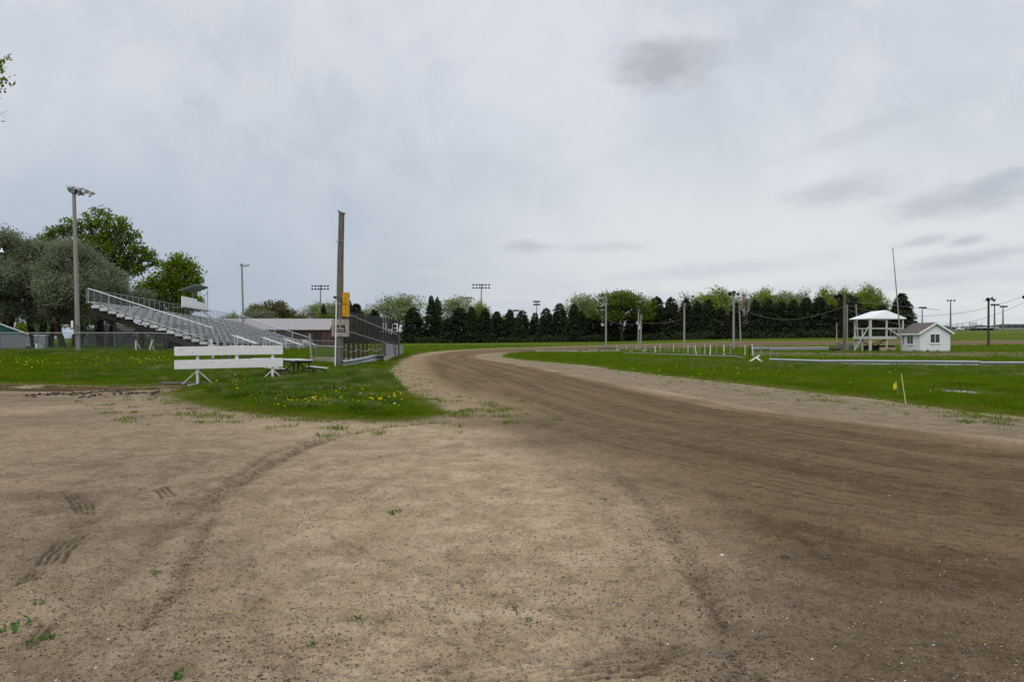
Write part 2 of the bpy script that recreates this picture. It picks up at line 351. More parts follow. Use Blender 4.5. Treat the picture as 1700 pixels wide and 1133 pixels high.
L['spruce'] = leafmat('spruce_needle', (.020, .029, .015), (.066, .084, .042), .1)
L['bud'] = leafmat('bare_bud_twig', (.16, .13, .10), (.30, .26, .21), .1)
L['grass'] = leafmat('grass_blade', (.058, .112, .004), (.17, .255, .012), .4, (.125, .185, .012), .5)
L['grass_tall'] = leafmat('tall_grass_blade', (.06, .12, .008), (.165, .24, .035), .4, (.26, .26, .10), .7)
L['grass_edge'] = leafmat('short_bright_grass', (.10, .135, .008), (.19, .225, .02), .35, (.15, .16, .02), .9)
L['straw'] = leafmat('dry_straw', (.25, .21, .12), (.42, .37, .24), .2)
L['straw_dk'] = leafmat('trampled_dead_grass', (.16, .12, .06), (.26, .20, .11), .2)
L['weed'] = leafmat('weed_leaf', (.05, .12, .02), (.12, .22, .05), .3)
L['dandelion'] = leafmat('dandelion_petal', (.65, .50, .01), (.80, .66, .02), .1)
L['fluff'] = leafmat('dandelion_fluff', (.6, .6, .58), (.8, .8, .78), .2)

# chain link: transparent sheet with 5 cm diamond wires in object space
def chainlink(name, col, wire=.004, pitch=.06, boost=1.):
    m = bpy.data.materials.new(name); m.use_nodes = True; t = NT(m.node_tree)
    o = t.n('ShaderNodeTexCoord', out=2); x, y, _ = t.sep(o)
    def line(s_):
        a = t.m('FRACT', t.m('DIVIDE', s_, pitch)); return t.m('LESS_THAN', a, wire * boost / pitch * 1.4)
    f = t.m('MAXIMUM', line(t.m('ADD', x, y)), line(t.m('ADD', t.m('SUBTRACT', x, y), 900.)))
    b = t.n('ShaderNodeBsdfPrincipled', {'Base Color': (*col, 1), 'Roughness': .5, 'Metallic': .4})
    t.t.links.new(t.n('ShaderNodeMixShader', {0: f, 1: t.n('ShaderNodeBsdfTransparent'), 2: b}), t.t.nodes.new('ShaderNodeOutputMaterial').inputs[0])
    return m
M['link'] = chainlink('chain_link_wire', (.16, .17, .17))
M['link_dk'] = chainlink('dark_catch_fence_wire', (.035, .037, .04), .007, .06, 1.3)
def uvsheet(name, pts_bottom, pts_top, m, parent=None):   # mesh strip with metre UVs
    n = len(pts_bottom); V = []; Fc = []; uv = []; s = 0; U = []
    for i in range(n):
        if i: s += (Vector(pts_bottom[i]) - Vector(pts_bottom[i - 1])).length
        V += [tuple(pts_bottom[i]), tuple(pts_top[i])]; U.append((s, 0)); U.append((s, (Vector(pts_top[i]) - Vector(pts_bottom[i])).length))
    me = bpy.data.meshes.new(name); Fc = [(2 * i, 2 * i + 2, 2 * i + 3, 2 * i + 1) for i in range(n - 1)]
    me.from_pydata(V, [], Fc); ul = me.uv_layers.new(name='UVMap')
    for p in me.polygons:
        for li in p.loop_indices: ul.data[li].uv = U[me.loops[li].vertex_index]
    me.materials.append(m); o = bpy.data.objects.new(name, me); COL.objects.link(o); o.parent = parent
    return o

# ------------------------------------------------------------------ ground
def ground_mat():
    m = bpy.data.materials.new('race_track_ground'); m.use_nodes = True; t = NT(m.node_tree)
    P = t.n('ShaderNodeTexCoord', out=3); A = t.attr
    sg, st, sa, si = A('sd_grass'), A('sd_track'), A('sd_apron'), A('sd_inner')
    rut, dark, tread = A('rut'), A('dark'), A('tread')
    nb = t.noise(P, .35, 5, .6); nm = t.noise(P, 2.2, 6, .62); nf = t.noise(P, 14., 6, .7); ns = t.noise(P, 70., 4, .7); nl = t.noise(P, .08, 4, .6)
    c0 = lambda x, k: t.m('MULTIPLY', t.m('SUBTRACT', x, .5), k)
    # dirt
    tan = t.mix(t.ss(nm, .35, .7), (.43, .32, .20, 1), (.59, .455, .305, 1))
    brown = t.mix(t.ss(nm, .3, .7), (.128, .084, .043, 1), (.20, .138, .075, 1))
    # streaks that follow the racing line
    px, py, pz = t.sep(P)
    sv = t.xyz(si, t.m('MULTIPLY', py, .03), t.m('MULTIPLY', px, .03))
    stn = t.noise(sv, 1.3, 5, .65); stf = t.noise(sv, 6., 5, .7)
    brown = t.mix(t.ss(stn, .44, .58, 0, .85), brown, (.235, .165, .094, 1))
    brown = t.mix(t.ss(stf, .47, .66, 0, .5), brown, (.09, .06, .032, 1))
    apron = t.mix(t.ss(nm, .3, .7), (.24, .18, .112, 1), (.36, .282, .19, 1))
    apron = t.mix(t.ss(stf, .5, .75, 0, .5), apron, (.165, .118, .068, 1))
    ft = t.ss(t.m('ADD', st, t.m('ADD', c0(nb, 2.2), c0(nm, 1.2))), -.9, 1.1)
    col = t.mix(ft, tan, brown)
    fa = t.ss(t.m('ADD', sa, t.m('ADD', c0(nm, .5), c0(nf, .3))), -.12, .18)
    col = t.mix(fa, col, apron)
    # lighter dusty outer margin of the track
    col = t.mix(t.m('MULTIPLY', t.ss(t.m('ADD', sg, c0(nb, 1.5)), -2.6, -.4), t.m('MULTIPLY', ft, t.m('SUBTRACT', 1., fa))), col, (.38, .28, .168, 1))
    # damp, trodden areas
    dk = t.m('MULTIPLY', dark, t.ss(t.m('ADD', nb, c0(nm, .6)), .18, .55))
    col = t.mix(t.m('MULTIPLY', dk, .62), col, t.mix(t.ss(nm, .35, .65), (.125, .09, .058, 1), (.215, .158, .103, 1)))
    col = t.mix(t.m('MULTIPLY', rut, t.ss(nf, .3, .62, .25, .95)), col, (.085, .06, .037, 1))
    col = t.mix(t.m('MULTIPLY', tread, t.ss(nf, .25, .5, .5, .9), clamp=True), col, (.062, .044, .027, 1))
    # crumbs and grains; the dark specks also paint in relief shading
    col = t.mix(t.ss(nb, .38, .62, 0, .22), col, t.v('SCALE', col, .74))
    nv = t.noise(P, 5.5, 5, .7)
    col = t.mix(t.ss(nv, .47, .62, 0, .5), col, t.v('SCALE', col, .62))
    col = t.mix(t.ss(nf, .52, .66, 0, .6), col, t.v('SCALE', col, .5))
    nk = t.noise(P, 34., 4, .7)
    col = t.mix(t.ss(nk, .54, .66, 0, .75), col, t.v('SCALE', col, .42))
    col = t.mix(t.ss(ns, .54, .68, 0, .75), col, t.v('SCALE', col, .36))
    ns2 = t.noise(t.v('ADD', P, (4., 8., 0.)), 95., 3, .7)
    col = t.mix(t.ss(ns2, .60, .72, 0, .55), col, (.50, .44, .36, 1))
    # grass: turf colour between the blades
    g1 = t.mix(t.ss(nm, .3, .7), (.050, .076, .005, 1), (.11, .14, .012, 1))
    g1 = t.mix(t.ss(nl, .35, .65, 0, .7), g1, (.085, .125, .010, 1))
    g1 = t.mix(t.ss(nf, .5, .7, 0, .5), g1, (.028, .042, .006, 1))
    g1 = t.mix(t.m('MULTIPLY', t.attr('dry'), t.ss(t.m('ADD', nm, c0(nb, .6)), .45, .62)), g1, (.22, .20, .12, 1))
    e = t.m('ADD', sg, t.m('ADD', c0(nb, .8), t.m('ADD', c0(nm, 1.0), c0(nf, .8))))
    fg = t.ss(e, -.1, .3)
    sparse = t.m('MULTIPLY', t.ss(sg, -1.6, .2), t.ss(nf, .60, .68, 0, .8))
    fgr = t.m('MAXIMUM', fg, sparse)
    # half-bare margin
    g2 = t.mix(t.m('MULTIPLY', t.ss(e, 1.4, .2, 0, .7), t.ss(nf, .42, .6)), g1, (.14, .115, .05, 1))
    col = t.mix(fgr, col, g2)
    b = t.t.nodes.new('ShaderNodeBsdfPrincipled'); t.link(col, b.inputs['Base Color']); b.inputs['Roughness'].default_value = .95
    b.inputs['Specular IOR Level'].default_value = .04
    h = t.m('ADD', t.m('MULTIPLY', nm, .03), t.m('ADD', t.m('MULTIPLY', nf, .026), t.m('ADD', t.m('MULTIPLY', nk, .012), t.m('MULTIPLY', ns, .007))))
    bn = t.t.nodes.new('ShaderNodeBump'); bn.inputs['Strength'].default_value = 1.; bn.inputs['Distance'].default_value = 1.3
    t.link(h, bn.inputs['Height']); t.link(bn.outputs[0], b.inputs['Normal'])
    t.t.links.new(b.outputs[0], t.t.nodes.new('ShaderNodeOutputMaterial').inputs[0])
    return m
def ground_z(X, Y, sg=None, detail=True):
    Z = terr(X, Y)
    if sg is None: sg = sd_grass(X, Y)
    fade = np.clip((60 - Y) / 40, 0, 1)
    Z = Z + fade * (.07 * fbm(X * .35, Y * .35, 3, 3)) + .05 * np.clip(sg, 0, 1)
    for P in puddles:
        s = sdist(X, Y, P); Z = Z - .10 * np.clip((s + 1.0) / 1.0, 0, 1)
    return Z
def make_ground():
    fine = np.arange(-.80, .8001, .00125)
    co_ = np.concatenate([-np.geomspace(.8, 14, 40)[::-1][:-1], fine, np.geomspace(.8, 14, 40)[1:]])
    v = np.concatenate([np.arange(352, 40, -.62), np.arange(40, 6, -.28)]); Yr = 723. * EYE / v
    Yr = np.concatenate([[-400, -120, -40, -15, -6, -2, 0, 1.2, 2.2, 2.8], Yr, np.geomspace(Yr[-1] * 1.02, 5200, 120)])
    Y = np.repeat(Yr[:, None], len(co_), 1); X = np.sqrt(Y ** 2 + 4) * co_[None]
    X, Y = X.ravel(), Y.ravel()
    near = (np.abs(X) < 700) & (Y < 900) & (Y > -60)
    sg = np.full(X.shape, 50.); stt = np.full(X.shape, -50.); sa = np.full(X.shape, -50.); si = np.full(X.shape, 50.)
    xn, yn = X[near], Y[near]
    sg[near] = sd_grass(xn, yn); stt[near] = sdist(xn, yn, track_poly)
    s_in = sdist(xn, yn, track_in + [(t1[0] + 9, t1[1] - 4.5)], False); si[near] = s_in
    ap = smoothpoly([G(*p) for p in [(829, 590)]] , 0)
    ap_poly = track_in[[i for i, p in enumerate(track_in) if p[1] == min(q[1] for q in track_in)][0] * 0:]
    apron_poly = track_in + [(t1[0] + 9, t1[1] - 4.5), (i1[0] + 9, i1[1] - 4.5)] + inner[::-1]
    sa[near] = sdist(xn, yn, apron_poly)
    Z = np.zeros_like(X); Z[near] = ground_z(xn, yn, sg[near]); Z[~near] = terr(X[~near], Y[~near])
    z0 = Y > 0
    dirtf = np.clip(-sg / .4, 0, 1)
    a1 = np.clip((18 - Y) / 10, 0, 1) * dirtf
    Z += a1 * (.030 * fbm(X * 1.7, Y * 1.7, 3, 11) + .034 * fbm(X * 6, Y * 6, 3, 12))
    q = np.clip((11 - Y) / 6, 0, 1) * dirtf
    cl = fbm(X * 19, Y * 19, 3, 14); Z += q * (.022 * cl + .035 * np.clip(cl - .13, 0, 1))
    rut = np.zeros_like(X); trd = np.zeros_like(X); rn = near & (Y < 40)
    xr, yr = X[rn], Y[rn]; r = np.zeros(xr.shape); zz = np.zeros(xr.shape)
    wob = .05 * fbm(xr * 3, yr * 3, 3, 20)
    for pl_, wd, k in ruts:
        d = sdist(xr, yr, pl_, False) + wob * wd * 8
        f = np.clip(1 - d / wd, 0, 1); f = f * f * (3 - 2 * f); r = np.maximum(r, f * k)
        zz -= .035 * f * k; zz += .018 * k * np.exp(-((d - wd * 1.3) / (wd * .35)) ** 2)
    tq = np.zeros(xr.shape)
    for pl_ in treads:
        d = sdist(xr, yr, pl_, False); wd = .0125 + .0008 * yr
        f = np.exp(-(d / wd) ** 2) * (.45 + .55 * (fbm(xr * 4, yr * 9, 2, 31) > -.12)); tq = np.maximum(tq, .8 * f * (.35 + .65 * np.clip(vnoise(xr * 14, yr * 14, 33) * 2, 0, 1))); zz -= .014 * f
        zz += .004 * np.exp(-((d - wd * 2.2) / wd) ** 2)
    rut[rn] = r; trd[rn] = tq; Z[rn] += zz * np.clip(-sg[rn] / .3, 0, 1)
    dark = np.zeros_like(X)
    for (a, b, rad, k) in [(60, 830, 1.7, 1.), (150, 860, 1.2, .9), (60, 930, 1.1, 1.), (220, 990, .8, .9), (120, 1060, .7, .8), (30, 1000, .7, .7), (280, 1110, .4, .8), (60, 1100, .8, 1.), (200, 1010, 1.3, .6), (100, 770, 2.6, .6), (0, 760, 4, .7), (330, 1010, 1., .5), (60, 700, 6., 1.), (150, 740, 4., .8), (0, 830, 2.5, 1.), (95, 915, .42, 1.), (45, 962, .3, 1.), (122, 832, .45, 1.), (272, 820, .35, .7), (40, 648, 7., 1.), (190, 648, 4., 1.), (330, 960, .5, .8), (390, 800, .6, .7), (500, 748, .8, .6), (20, 1100, 1., 1.), (40, 790, 4., .9), (160, 830, 2.2, .8), (120, 960, 1.8, .9), (60, 1060, 1.4, .9), (200, 1090, .8, .8), (260, 940, 1., .7), (1500, 1050, 1.2, .8), (1350, 980, .8, .8), (180, 900, 1.3, 1.), (330, 900, .8, .6), (250, 1060, .6, .8), (0, 900, 1.5, 1.), (150, 655, 5., 1.), (20, 665, 6., 1.),
                           (860, 700, 1.4, .9), (780, 695, 1.8, .8), (950, 730, 1.5, .8), (560, 745, 1.2, .5), (1130, 1100, .35, .9), (420, 790, 1., .5), (300, 760, 3., .4), (230, 652, 2., .9)]:
        x0, y0 = G(a, b); d = np.hypot(X - x0, Y - y0) / rad
        dark = np.maximum(dark, k * np.exp(-d ** 2))
    x0, y0 = G(250, 655); d = np.hypot((X - x0) / 3.2, (Y - y0) / .9); Z += .10 * np.exp(-d ** 4) * np.clip(fbm(X * 2.4, Y * 2.4, 4, 44) * 2 + .4, 0, 1)
    # dry, seeded infield strips
    dry = np.zeros_like(X)
    for (a, b, rx, ry, k) in [(1330, 589, 14, 5, .8), (1620, 580, 30, 5, 1.), (1500, 592, 18, 3, .6), (1060, 584, 16, 5, .9), (960, 586, 6, 4, .8), (690, 578, 6, 12, .8), (1640, 552, 90, 14, .9), (1200, 592, 10, 3, .7), (1700, 612, 6, 1.2, .8), (1180, 630, 9, 1.2, .6), (1430, 660, 7, .7, .5), (1330, 636, 4, 1., .6), (1500, 640, 6, .8, .5), (30, 628, 6, 2, .5)]:
        x0, y0 = G(a, b); dry = np.maximum(dry, k * np.exp(-((X - x0) / rx) ** 2 - ((Y - y0) / ry) ** 2))
    nC = len(co_); nR = len(Yr); ii = np.arange(nR * nC).reshape(nR, nC)
    Fc = np.stack([ii[:-1, :-1], ii[:-1, 1:], ii[1:, 1:], ii[1:, :-1]], -1).reshape(-1, 4)
    o = npmesh('ground', np.stack([X, Y, Z], 1), Fc, ground_mat(), smooth=True)
    for n_, a_ in (('sd_grass', sg), ('sd_track', stt), ('sd_apron', sa), ('sd_inner', si), ('rut', rut), ('dark', dark), ('dry', dry), ('tread', trd)):
        at = o.data.attributes.new(n_, 'FLOAT', 'POINT'); at.data.foreach_set('value', np.clip(a_, -60, 60).astype(np.float32))
    tag(o, kind='structure'); return o
GROUND = make_ground()
def gz(x, y): return float(ground_z(np.array([x]), np.array([y]))[0])

# puddle water
pw = bpy.data.materials.new('puddle_water'); pw.use_nodes = True; _t = NT(pw.node_tree)
_b = _t.n('ShaderNodeBsdfPrincipled', {'Base Color': (.05, .045, .03, 1), 'Roughness': .04, 'Specular IOR Level': .5})
_t.t.links.new(_b, _t.t.nodes.new('ShaderNodeOutputMaterial').inputs[0])
for P in puddles:
    c = np.mean(P, 0); z = tz(*c) + .004
    mb = MB(); mb.add([(x, y, z) for x, y in P], [tuple(range(len(P)))]); tag(mb.build('water', pw), kind='structure')

# ================================================================== TREES
def leafquads(C, size, n_per, spread, seed, flat=0., asp=.6, up=0.):
    """n_per leaf quads round each centre in C; returns V,F"""
    g = np.random.default_rng(seed); N = len(C) * n_per
    c = np.repeat(C, n_per, 0) + g.normal(0, 1, (N, 3)) * np.array(spread)
    a = g.normal(0, 1, (N, 3)); a[:, 2] *= (1 - flat); a[:, 2] += up; a /= np.linalg.norm(a, axis=1)[:, None] + 1e-9
    b = np.cross(a, g.normal(0, 1, (N, 3))); b /= np.linalg.norm(b, axis=1)[:, None] + 1e-9
    s = size * g.uniform(.6, 1.4, (N, 1))
    a, b = a * s / 2, b * s * asp / 2
    V = np.stack([c - a, c + b - a * .1, c + a, c - b - a * .1], 1).reshape(-1, 3)
    return V, np.arange(N * 4).reshape(-1, 4)
def limb(mb, a, b, r0, r1, g, sag=0., n=5, sides=5, wob=.06):
    a, b = Vector(a), Vector(b); Ln = (b - a).length; pts = []
    for i in range(n + 1):
        t = i / n; p = a.lerp(b, t); k = math.sin(t * math.pi) * Ln
        p += Vector((g.normal() * wob * .5, g.normal() * wob * .5, sag + g.normal() * wob * .3)) * k; pts.append(p)
    mb.tube(pts, [r0 + (r1 - r0) * i / n for i in range(n + 1)], sides, False); return pts
def lobed_tree(name, loc, lobes, leaf, bark, seed, label, cat, group=None, clusters=60, per=10, leaf_size=.25, spread=.35, trunk_r=.3, fork=.3, lean=(0, 0), trunks=1, limbs=5, shell=.45, hang=0., squash=1., tw=True):
    """trunk(s), a limb to each lobe, twigs to leaf clusters spread in the lobe's outer volume"""
    g = np.random.default_rng(seed); e = thing(name, label, cat, loc, 0, group)
    tm = MB(); C = []
    zmin = min(l[2] - l[3] for l in lobes); H = max(l[2] for l in lobes)
    for k in range(trunks):
        ang = k * 2.4 + seed; bx, by = ((math.cos(ang) * .5, math.sin(ang) * .5) if trunks > 1 else (0, 0))
        fz = max(.8, zmin + (H - zmin) * fork)
        top = Vector((lean[0] + bx * 4 * (trunks > 1) * .6, lean[1] + by * 2, fz))
        limb(tm, (bx, by, -.4), top, trunk_r * (1 if trunks == 1 else .7), trunk_r * .62, g, n=6, sides=9, wob=.03)
        for li, l in enumerate(lobes):
            if li % trunks != k: continue
            lc = Vector(l[:3]); pts = limb(tm, top, lc, trunk_r * .5, trunk_r * .12, g, -.04, 5, 6)
            rx = l[3]; rz = l[4] if len(l) > 4 else l[3] * squash
            nC = max(8, int(clusters * (rx * rx * rz) ** .5 / 4.)) if clusters > 0 else 8
            d = g.normal(0, 1, (nC, 3)); d /= np.linalg.norm(d, axis=1)[:, None]
            rr = g.uniform(shell, 1, (nC, 1)) ** .6 * (1 + .16 * g.normal(0, 1, (nC, 1)))
            cc = np.array(l[:3]) + d * rr * np.array([rx, rx, rz]); C.append(cc)
            if tw:
                for q in cc[::max(1, int(len(cc) / limbs / 3))]:
                    src = pts[g.integers(1, len(pts))]; limb(tm, src, Vector(q), trunk_r * .14, trunk_r * .03 + .008, g, 0, 3, 4, .05)
    C = np.concatenate(C); C[:, 2] -= 0
    V, Fc = leafquads(C, leaf_size, per, (spread, spread, spread * (.75 + hang)), seed + 1, up=-hang)
    tm.build('trunk', bark, e, smooth=True)
    npmesh('crown', V, Fc, leaf, e)
    return e
def spruce_meshes(H, Rb, seed, leaf, bark, tops=1, n=2600, ls=.55, flat_top=0.):
    g = np.random.default_rng(seed); e = bpy.data.objects.new('spruce_tree', None)
    tb = MB(); Vs = []; 
    for k in range(tops):
        ox = (k - (tops - 1) / 2) * Rb * .55; h0 = H * (1 - .03 * k)
        tb.tube([(ox, 0, -.3), (ox * 1.0, 0, h0 * .5), (ox, 0, h0 * .97)], [.22, .13, .03], 7, False)
        nb = int(n / tops / 9)
        z = h0 * (1 - g.uniform(0, 1, nb) ** .62 * .985) ; ang = g.uniform(0, 2 * math.pi, nb)
        lay = .92 + .22 * (vnoise(ang * 1.2 + seed, z * .8, seed)) + .10 * np.sin(z * 3.1 + ang)
        prof = np.clip((1 - z / h0), 0, 1) ** (.62 if not flat_top else .45) * np.clip((z / h0 + .18) * 3, .6, 1)
        Rr = (Rb * (1 if tops == 1 else .72) * prof + .18) * lay * g.uniform(.72, 1.1, nb)
        for i in range(9):
            f = (i + .6) / 9; q = np.sqrt(f)
            c = np.stack([ox + np.cos(ang) * Rr * q, np.sin(ang) * Rr * q, z - Rr * .32 * f * f + Rr * .10 * f + g.normal(0, .08, nb)], 1)
            d = np.stack([np.cos(ang + g.normal(0, .5, nb)), np.sin(ang + g.normal(0, .5, nb)), -.35 + g.normal(0, .35, nb)], 1)
            s = np.cross(d, g.normal(0, 1, (nb, 3)) * .6 + np.array([0, 0, 1.])); s /= np.linalg.norm(s, axis=1)[:, None]
            sz = (ls * g.uniform(.6, 1.3, (nb, 1))); a = d * sz * .6; b = s * sz * .34
            Vs.append(np.stack([c - a * .5, c + b, c + a, c - b], 1).reshape(-1, 3))
    V = np.concatenate(Vs)
    COL.objects.link(e); e.empty_display_size = .2
    tb.build('trunk', bark, e); npmesh('crown', V, np.arange(len(V)).reshape(-1, 4), leaf, e)
    return e

def scaleobj(o, s): o.scale = s
TREE_D = lambda px: 232 - 30 * min(1, max(0, (px - 650) / 800))
protos = [spruce_meshes(10, 2.6, 1, L['spruce'], M['bark_dk'], 1, 13000, .36), spruce_meshes(10, 2.5, 2, L['spruce'], M['bark_dk'], 1, 13000, .36, flat_top=1), spruce_meshes(10, 2.4, 3, L['spruce'], M['bark_dk'], 2, 15000, .36), spruce_meshes(10, 2.8, 4, L['spruce'], M['bark_dk'], 1, 14000, .36)]
pu = [0] * 4
# px, top py, half width px, proto, label
SPR = [(579, 500, 11, 0, 'dark spruce showing just behind the yellow signal on the tall pole'),
 (592, 506, 15, 3, 'dark spruce rising behind the tall catch fence by the yellow signal'),
 (622, 516, 14, 0, 'dark spruce between the catch fence and the white framed flag stand'),
 (686, 512, 17, 1, 'broad dark spruce right of the flag stand and left of the double-topped spruce'),
 (721, 493, 14, 2, 'tallest narrow spruce of the left row, with two pointed tops'),
 (745, 530, 11, 1, 'low dark spruce filling the gap right of the double-topped spruce'),
 (764, 513, 18, 1, 'broad dark spruce in front of the pale deciduous tree below the big stadium light'),
 (783, 511, 12, 3, 'dark spruce directly below the stadium light with two lamp rows'),
 (805, 514, 12, 0, 'pointed spruce just right of the big stadium light mast'),
 (825, 519, 12, 3, 'round-topped spruce, second to the right of the big stadium light mast'),
 (847, 516, 12, 0, 'sharply pointed spruce, third to the right of the big stadium light mast'),
 (867, 517, 12, 1, 'ragged spruce with pale trunk showing, left of the small stadium light'),
 (888, 521, 9, 1, 'thin gappy spruce directly below the small stadium light'),
 (907, 513, 12, 1, 'dark spruce just right of the small stadium light'),
 (929, 505, 13, 1, 'tall full spruce, second to the right of the small stadium light'),
 (953, 506, 13, 3, 'spruce with pale green crown of a deciduous tree behind its right side'),
 (966, 518, 12, 0, 'lower dark spruce in front of the pale green deciduous crown'),
 (986, 516, 15, 3, 'dark spruce just left of the bare pole that stands alone by the far bend'),
 (1016, 506, 14, 1, 'dark spruce just right of the bare pole that stands alone by the far bend'),
 (1048, 525, 13, 0, 'low dark spruce below the big bright green deciduous tree'),
 (1076, 524, 12, 3, 'low dark spruce right of the pair of close infield poles'),
 (1090, 494, 15, 1, 'tall dark round-topped spruce right of the bright green deciduous tree'),
 (1114, 495, 14, 1, 'dark spruce just left of the infield pole under the bare twiggy tree'),
 (1139, 498, 13, 3, 'dark spruce behind the infield pole, below the bare twiggy crown'),
 (1158, 501, 13, 0, 'dark spruce just right of the infield pole under the bare twiggy tree'),
 (1176, 499, 13, 3, 'dark spruce in front of the round green crown left of the lamp pole'),
 (1197, 512, 13, 0, 'lower dark spruce under the round green crown left of the lamp pole'),
 (1221, 505, 14, 3, 'dark spruce directly behind the infield lamp pole with two dark floodlights'),
 (1254, 499, 13, 0, 'pointed dark spruce where the sagging wire begins, right of the lamp pole'),
 (1276, 498, 14, 3, 'dark spruce behind the left part of the sagging wire'),
 (1297, 503, 15, 1, 'dark spruce above the lowest point of the sagging wire'),
 (1317, 499, 13, 3, 'dark spruce left of the pale bare twiggy crown above the sagging wire'),
 (1338, 496, 15, 1, 'dark spruce below the pale bare twiggy crown above the sagging wire'),
 (1360, 495, 15, 1, 'dark round-topped spruce left of the short pole stub'),
 (1380, 508, 13, 0, 'lower dark spruce behind the short pole stub'),
 (1399, 496, 13, 3, 'dark spruce hidden behind the thick utility pole by the tower'),
 (1418, 495, 14, 1, 'dark spruce above the left end of the white tower roof'),
 (1443, 512, 14, 3, 'dark spruce above the middle of the white tower roof'),
 (1465, 508, 12, 0, 'dark spruce just left of the leaning flag mast'),
 (1497, 489, 17, 3, 'last big dark spruce at the right end of the row, behind the flag mast')]
for px, py, hw, k, lab in SPR:
    d = TREE_D(px) + (px * 7 % 9) - 4; x, y = XY(px, d); z0 = tz(x, y)
    o = protos[k] if pu[k] == 0 else copy_tree(protos[k]); pu[k] = 1
    H = Zof(py, d) - z0 + .4; rr = hw * d / F / (1.6 + .25 * (px * 13 % 5) / 4)
    o.location = (x, y, z0); o.rotation_euler = (0, 0, (px * 1.7) % 6.28 if k != 2 else .2); o.scale = (rr, rr, H / 10)
    tag(o, lab, 'spruce', 'dark spruces along the far tree row')
# ---- deciduous trees behind the spruces (prototypes, 10 m high, radius 4)
def lobes_round(seed, n=9, R_=4., H=10., flat=.55, low=.42):
    g = np.random.default_rng(seed); out = []
    for i in range(n):
        a = i * 2.4 + g.uniform(0, .6); r = R_ * .62 * math.sqrt((i + .4) / n); z = H * (.60 + .26 * (1 - (r / (R_ * .62)) ** 2)) - g.uniform(0, H * (1 - low) * .25)
        out.append((math.cos(a) * r, math.sin(a) * r, z, R_ * g.uniform(.30, .44), H * .13 * g.uniform(.8, 1.2)))
    for i in range(4):
        a = i * 1.6 + g.uniform(0, 1); out.append((math.cos(a) * R_ * .55, math.sin(a) * R_ * .55, H * low, R_ * .33, H * .10))
    return out
def dec_proto(seed, leaf, bark, clusters, per, ls, spread, n=9):
    return lobed_tree('deciduous_tree', (0, 0, 0), lobes_round(seed, n), leaf, bark, seed, 'x', 'tree', None, clusters, per, ls, spread, .26, .15)
DP = {'pale': dec_proto(21, L['pale'], M['twig'], 110, 10, .24, .30), 'spring': dec_proto(22, L['spring'], M['bark'], 150, 12, .25, .30), 'dense': dec_proto(23, L['spring_dk'], M['bark'], 150, 13, .26, .30),
      'rust': dec_proto(24, L['rust'], M['bark'], 70, 12, .36, .36), 'bare': dec_proto(25, L['bud'], M['twig'], 60, 5, .30, .3, 7), 'olive': dec_proto(26, L['olive'], M['bark'], 70, 12, .34, .36)}
du = {}
DEC = [(660, 489, 34, 'pale', 6, 'pale spring green tree with open crown behind the flag stand'),
 (756, 492, 27, 'pale', 6, 'airy pale green tree between the double-topped spruce and the stadium light'),
 (798, 504, 13, 'spring', 5, 'small light green crown at the foot of the big stadium light mast'),
 (836, 526, 8, 'spring', 5, 'tiny light green crown peeking between two spruces left of centre'),
 (968, 489, 27, 'pale', 6, 'pale green tree left of the large bright green tree'),
 (1033, 480, 36, 'dense', -9, 'large bright green tree with visible trunk between the far spruces'),
 (1078, 500, 14, 'spring', 6, 'light green crown between the bright green tree and the tall spruces'),
 (1140, 492, 16, 'bare', 6, 'bare brown twiggy crown above the spruces, left of the round green crown'),
 (1187, 484, 33, 'spring', 6, 'round spring green crown just left of the infield lamp pole'),
 (1238, 487, 15, 'bare', 6, 'bare twiggy crown just right of the infield lamp pole'),
 (1270, 483, 23, 'spring', 6, 'spring green crown above the left part of the sagging wire'),
 (1309, 484, 22, 'pale', 6, 'thin pale green crown left of the bare twiggy one above the wire'),
 (1332, 485, 16, 'bare', 7, 'pale bare twiggy crown above the middle of the sagging wire'),
 (1377, 482, 21, 'spring', 6, 'spring green crown left of the thick utility pole'),
 (1404, 483, 14, 'spring', 7, 'small green crown behind the top of the thick utility pole'),
 (1438, 479, 24, 'spring', 6, 'spring green crown above the white tower roof'),
 (1452, 500, 20, 'dense', 2, 'darker green tree low behind the white tower roof'),
 (428, 503, 17, 'dense', -20, 'green tree beyond the far end of the grandstand, left of the rusty one'),
 (455, 501, 22, 'rust', -30, 'rust tinged budding tree between the grandstand and the red barn'),
 (432, 517, 24, 'olive', -40, 'grey green bushy tree low behind the far railing of the grandstand'),
 (478, 515, 19, 'rust', -26, 'lower rusty green tree above the left end of the barn roof'),
 (497, 521, 14, 'dense', -10, 'low dark green tree above the middle of the barn roof'),
 (524, 502, 17, 'pale', 10, 'pale tree with a dark conifer in front, above the barn roof'),
 (551, 500, 16, 'pale', 4, 'pale spring tree just left of the tall wooden pole'),
 (548, 521, 22, 'dense', -20, 'dense dark green tree behind the wooden sign board'),
 (385, 521, 9, 'spring', 10, 'small green crown above the back railing right of the canopy'),
 (366, 528, 9, 'spring', 10, 'small green crown above the back railing close to the canopy'),
 (606, 512, 16, 'pale', 14, 'pale tree behind the catch fence spruces')]
for px, py, hw, k, dd_, lab in DEC:
    d = (TREE_D(px) if px > 560 else 215) + dd_ + 4; x, y = XY(px, d); z0 = tz(x, y)
    o = DP[k] if k not in du else copy_tree(DP[k]); du[k] = 1
    H = Zof(py, d) - z0; rr = hw * d / F / 2.35
    o.location = (x, y, z0); o.rotation_euler = (0, 0, (px * 2.3) % 6.28); o.scale = (rr, rr, H / 8.8)
    tag(o, lab, 'tree', 'deciduous trees behind the spruces')
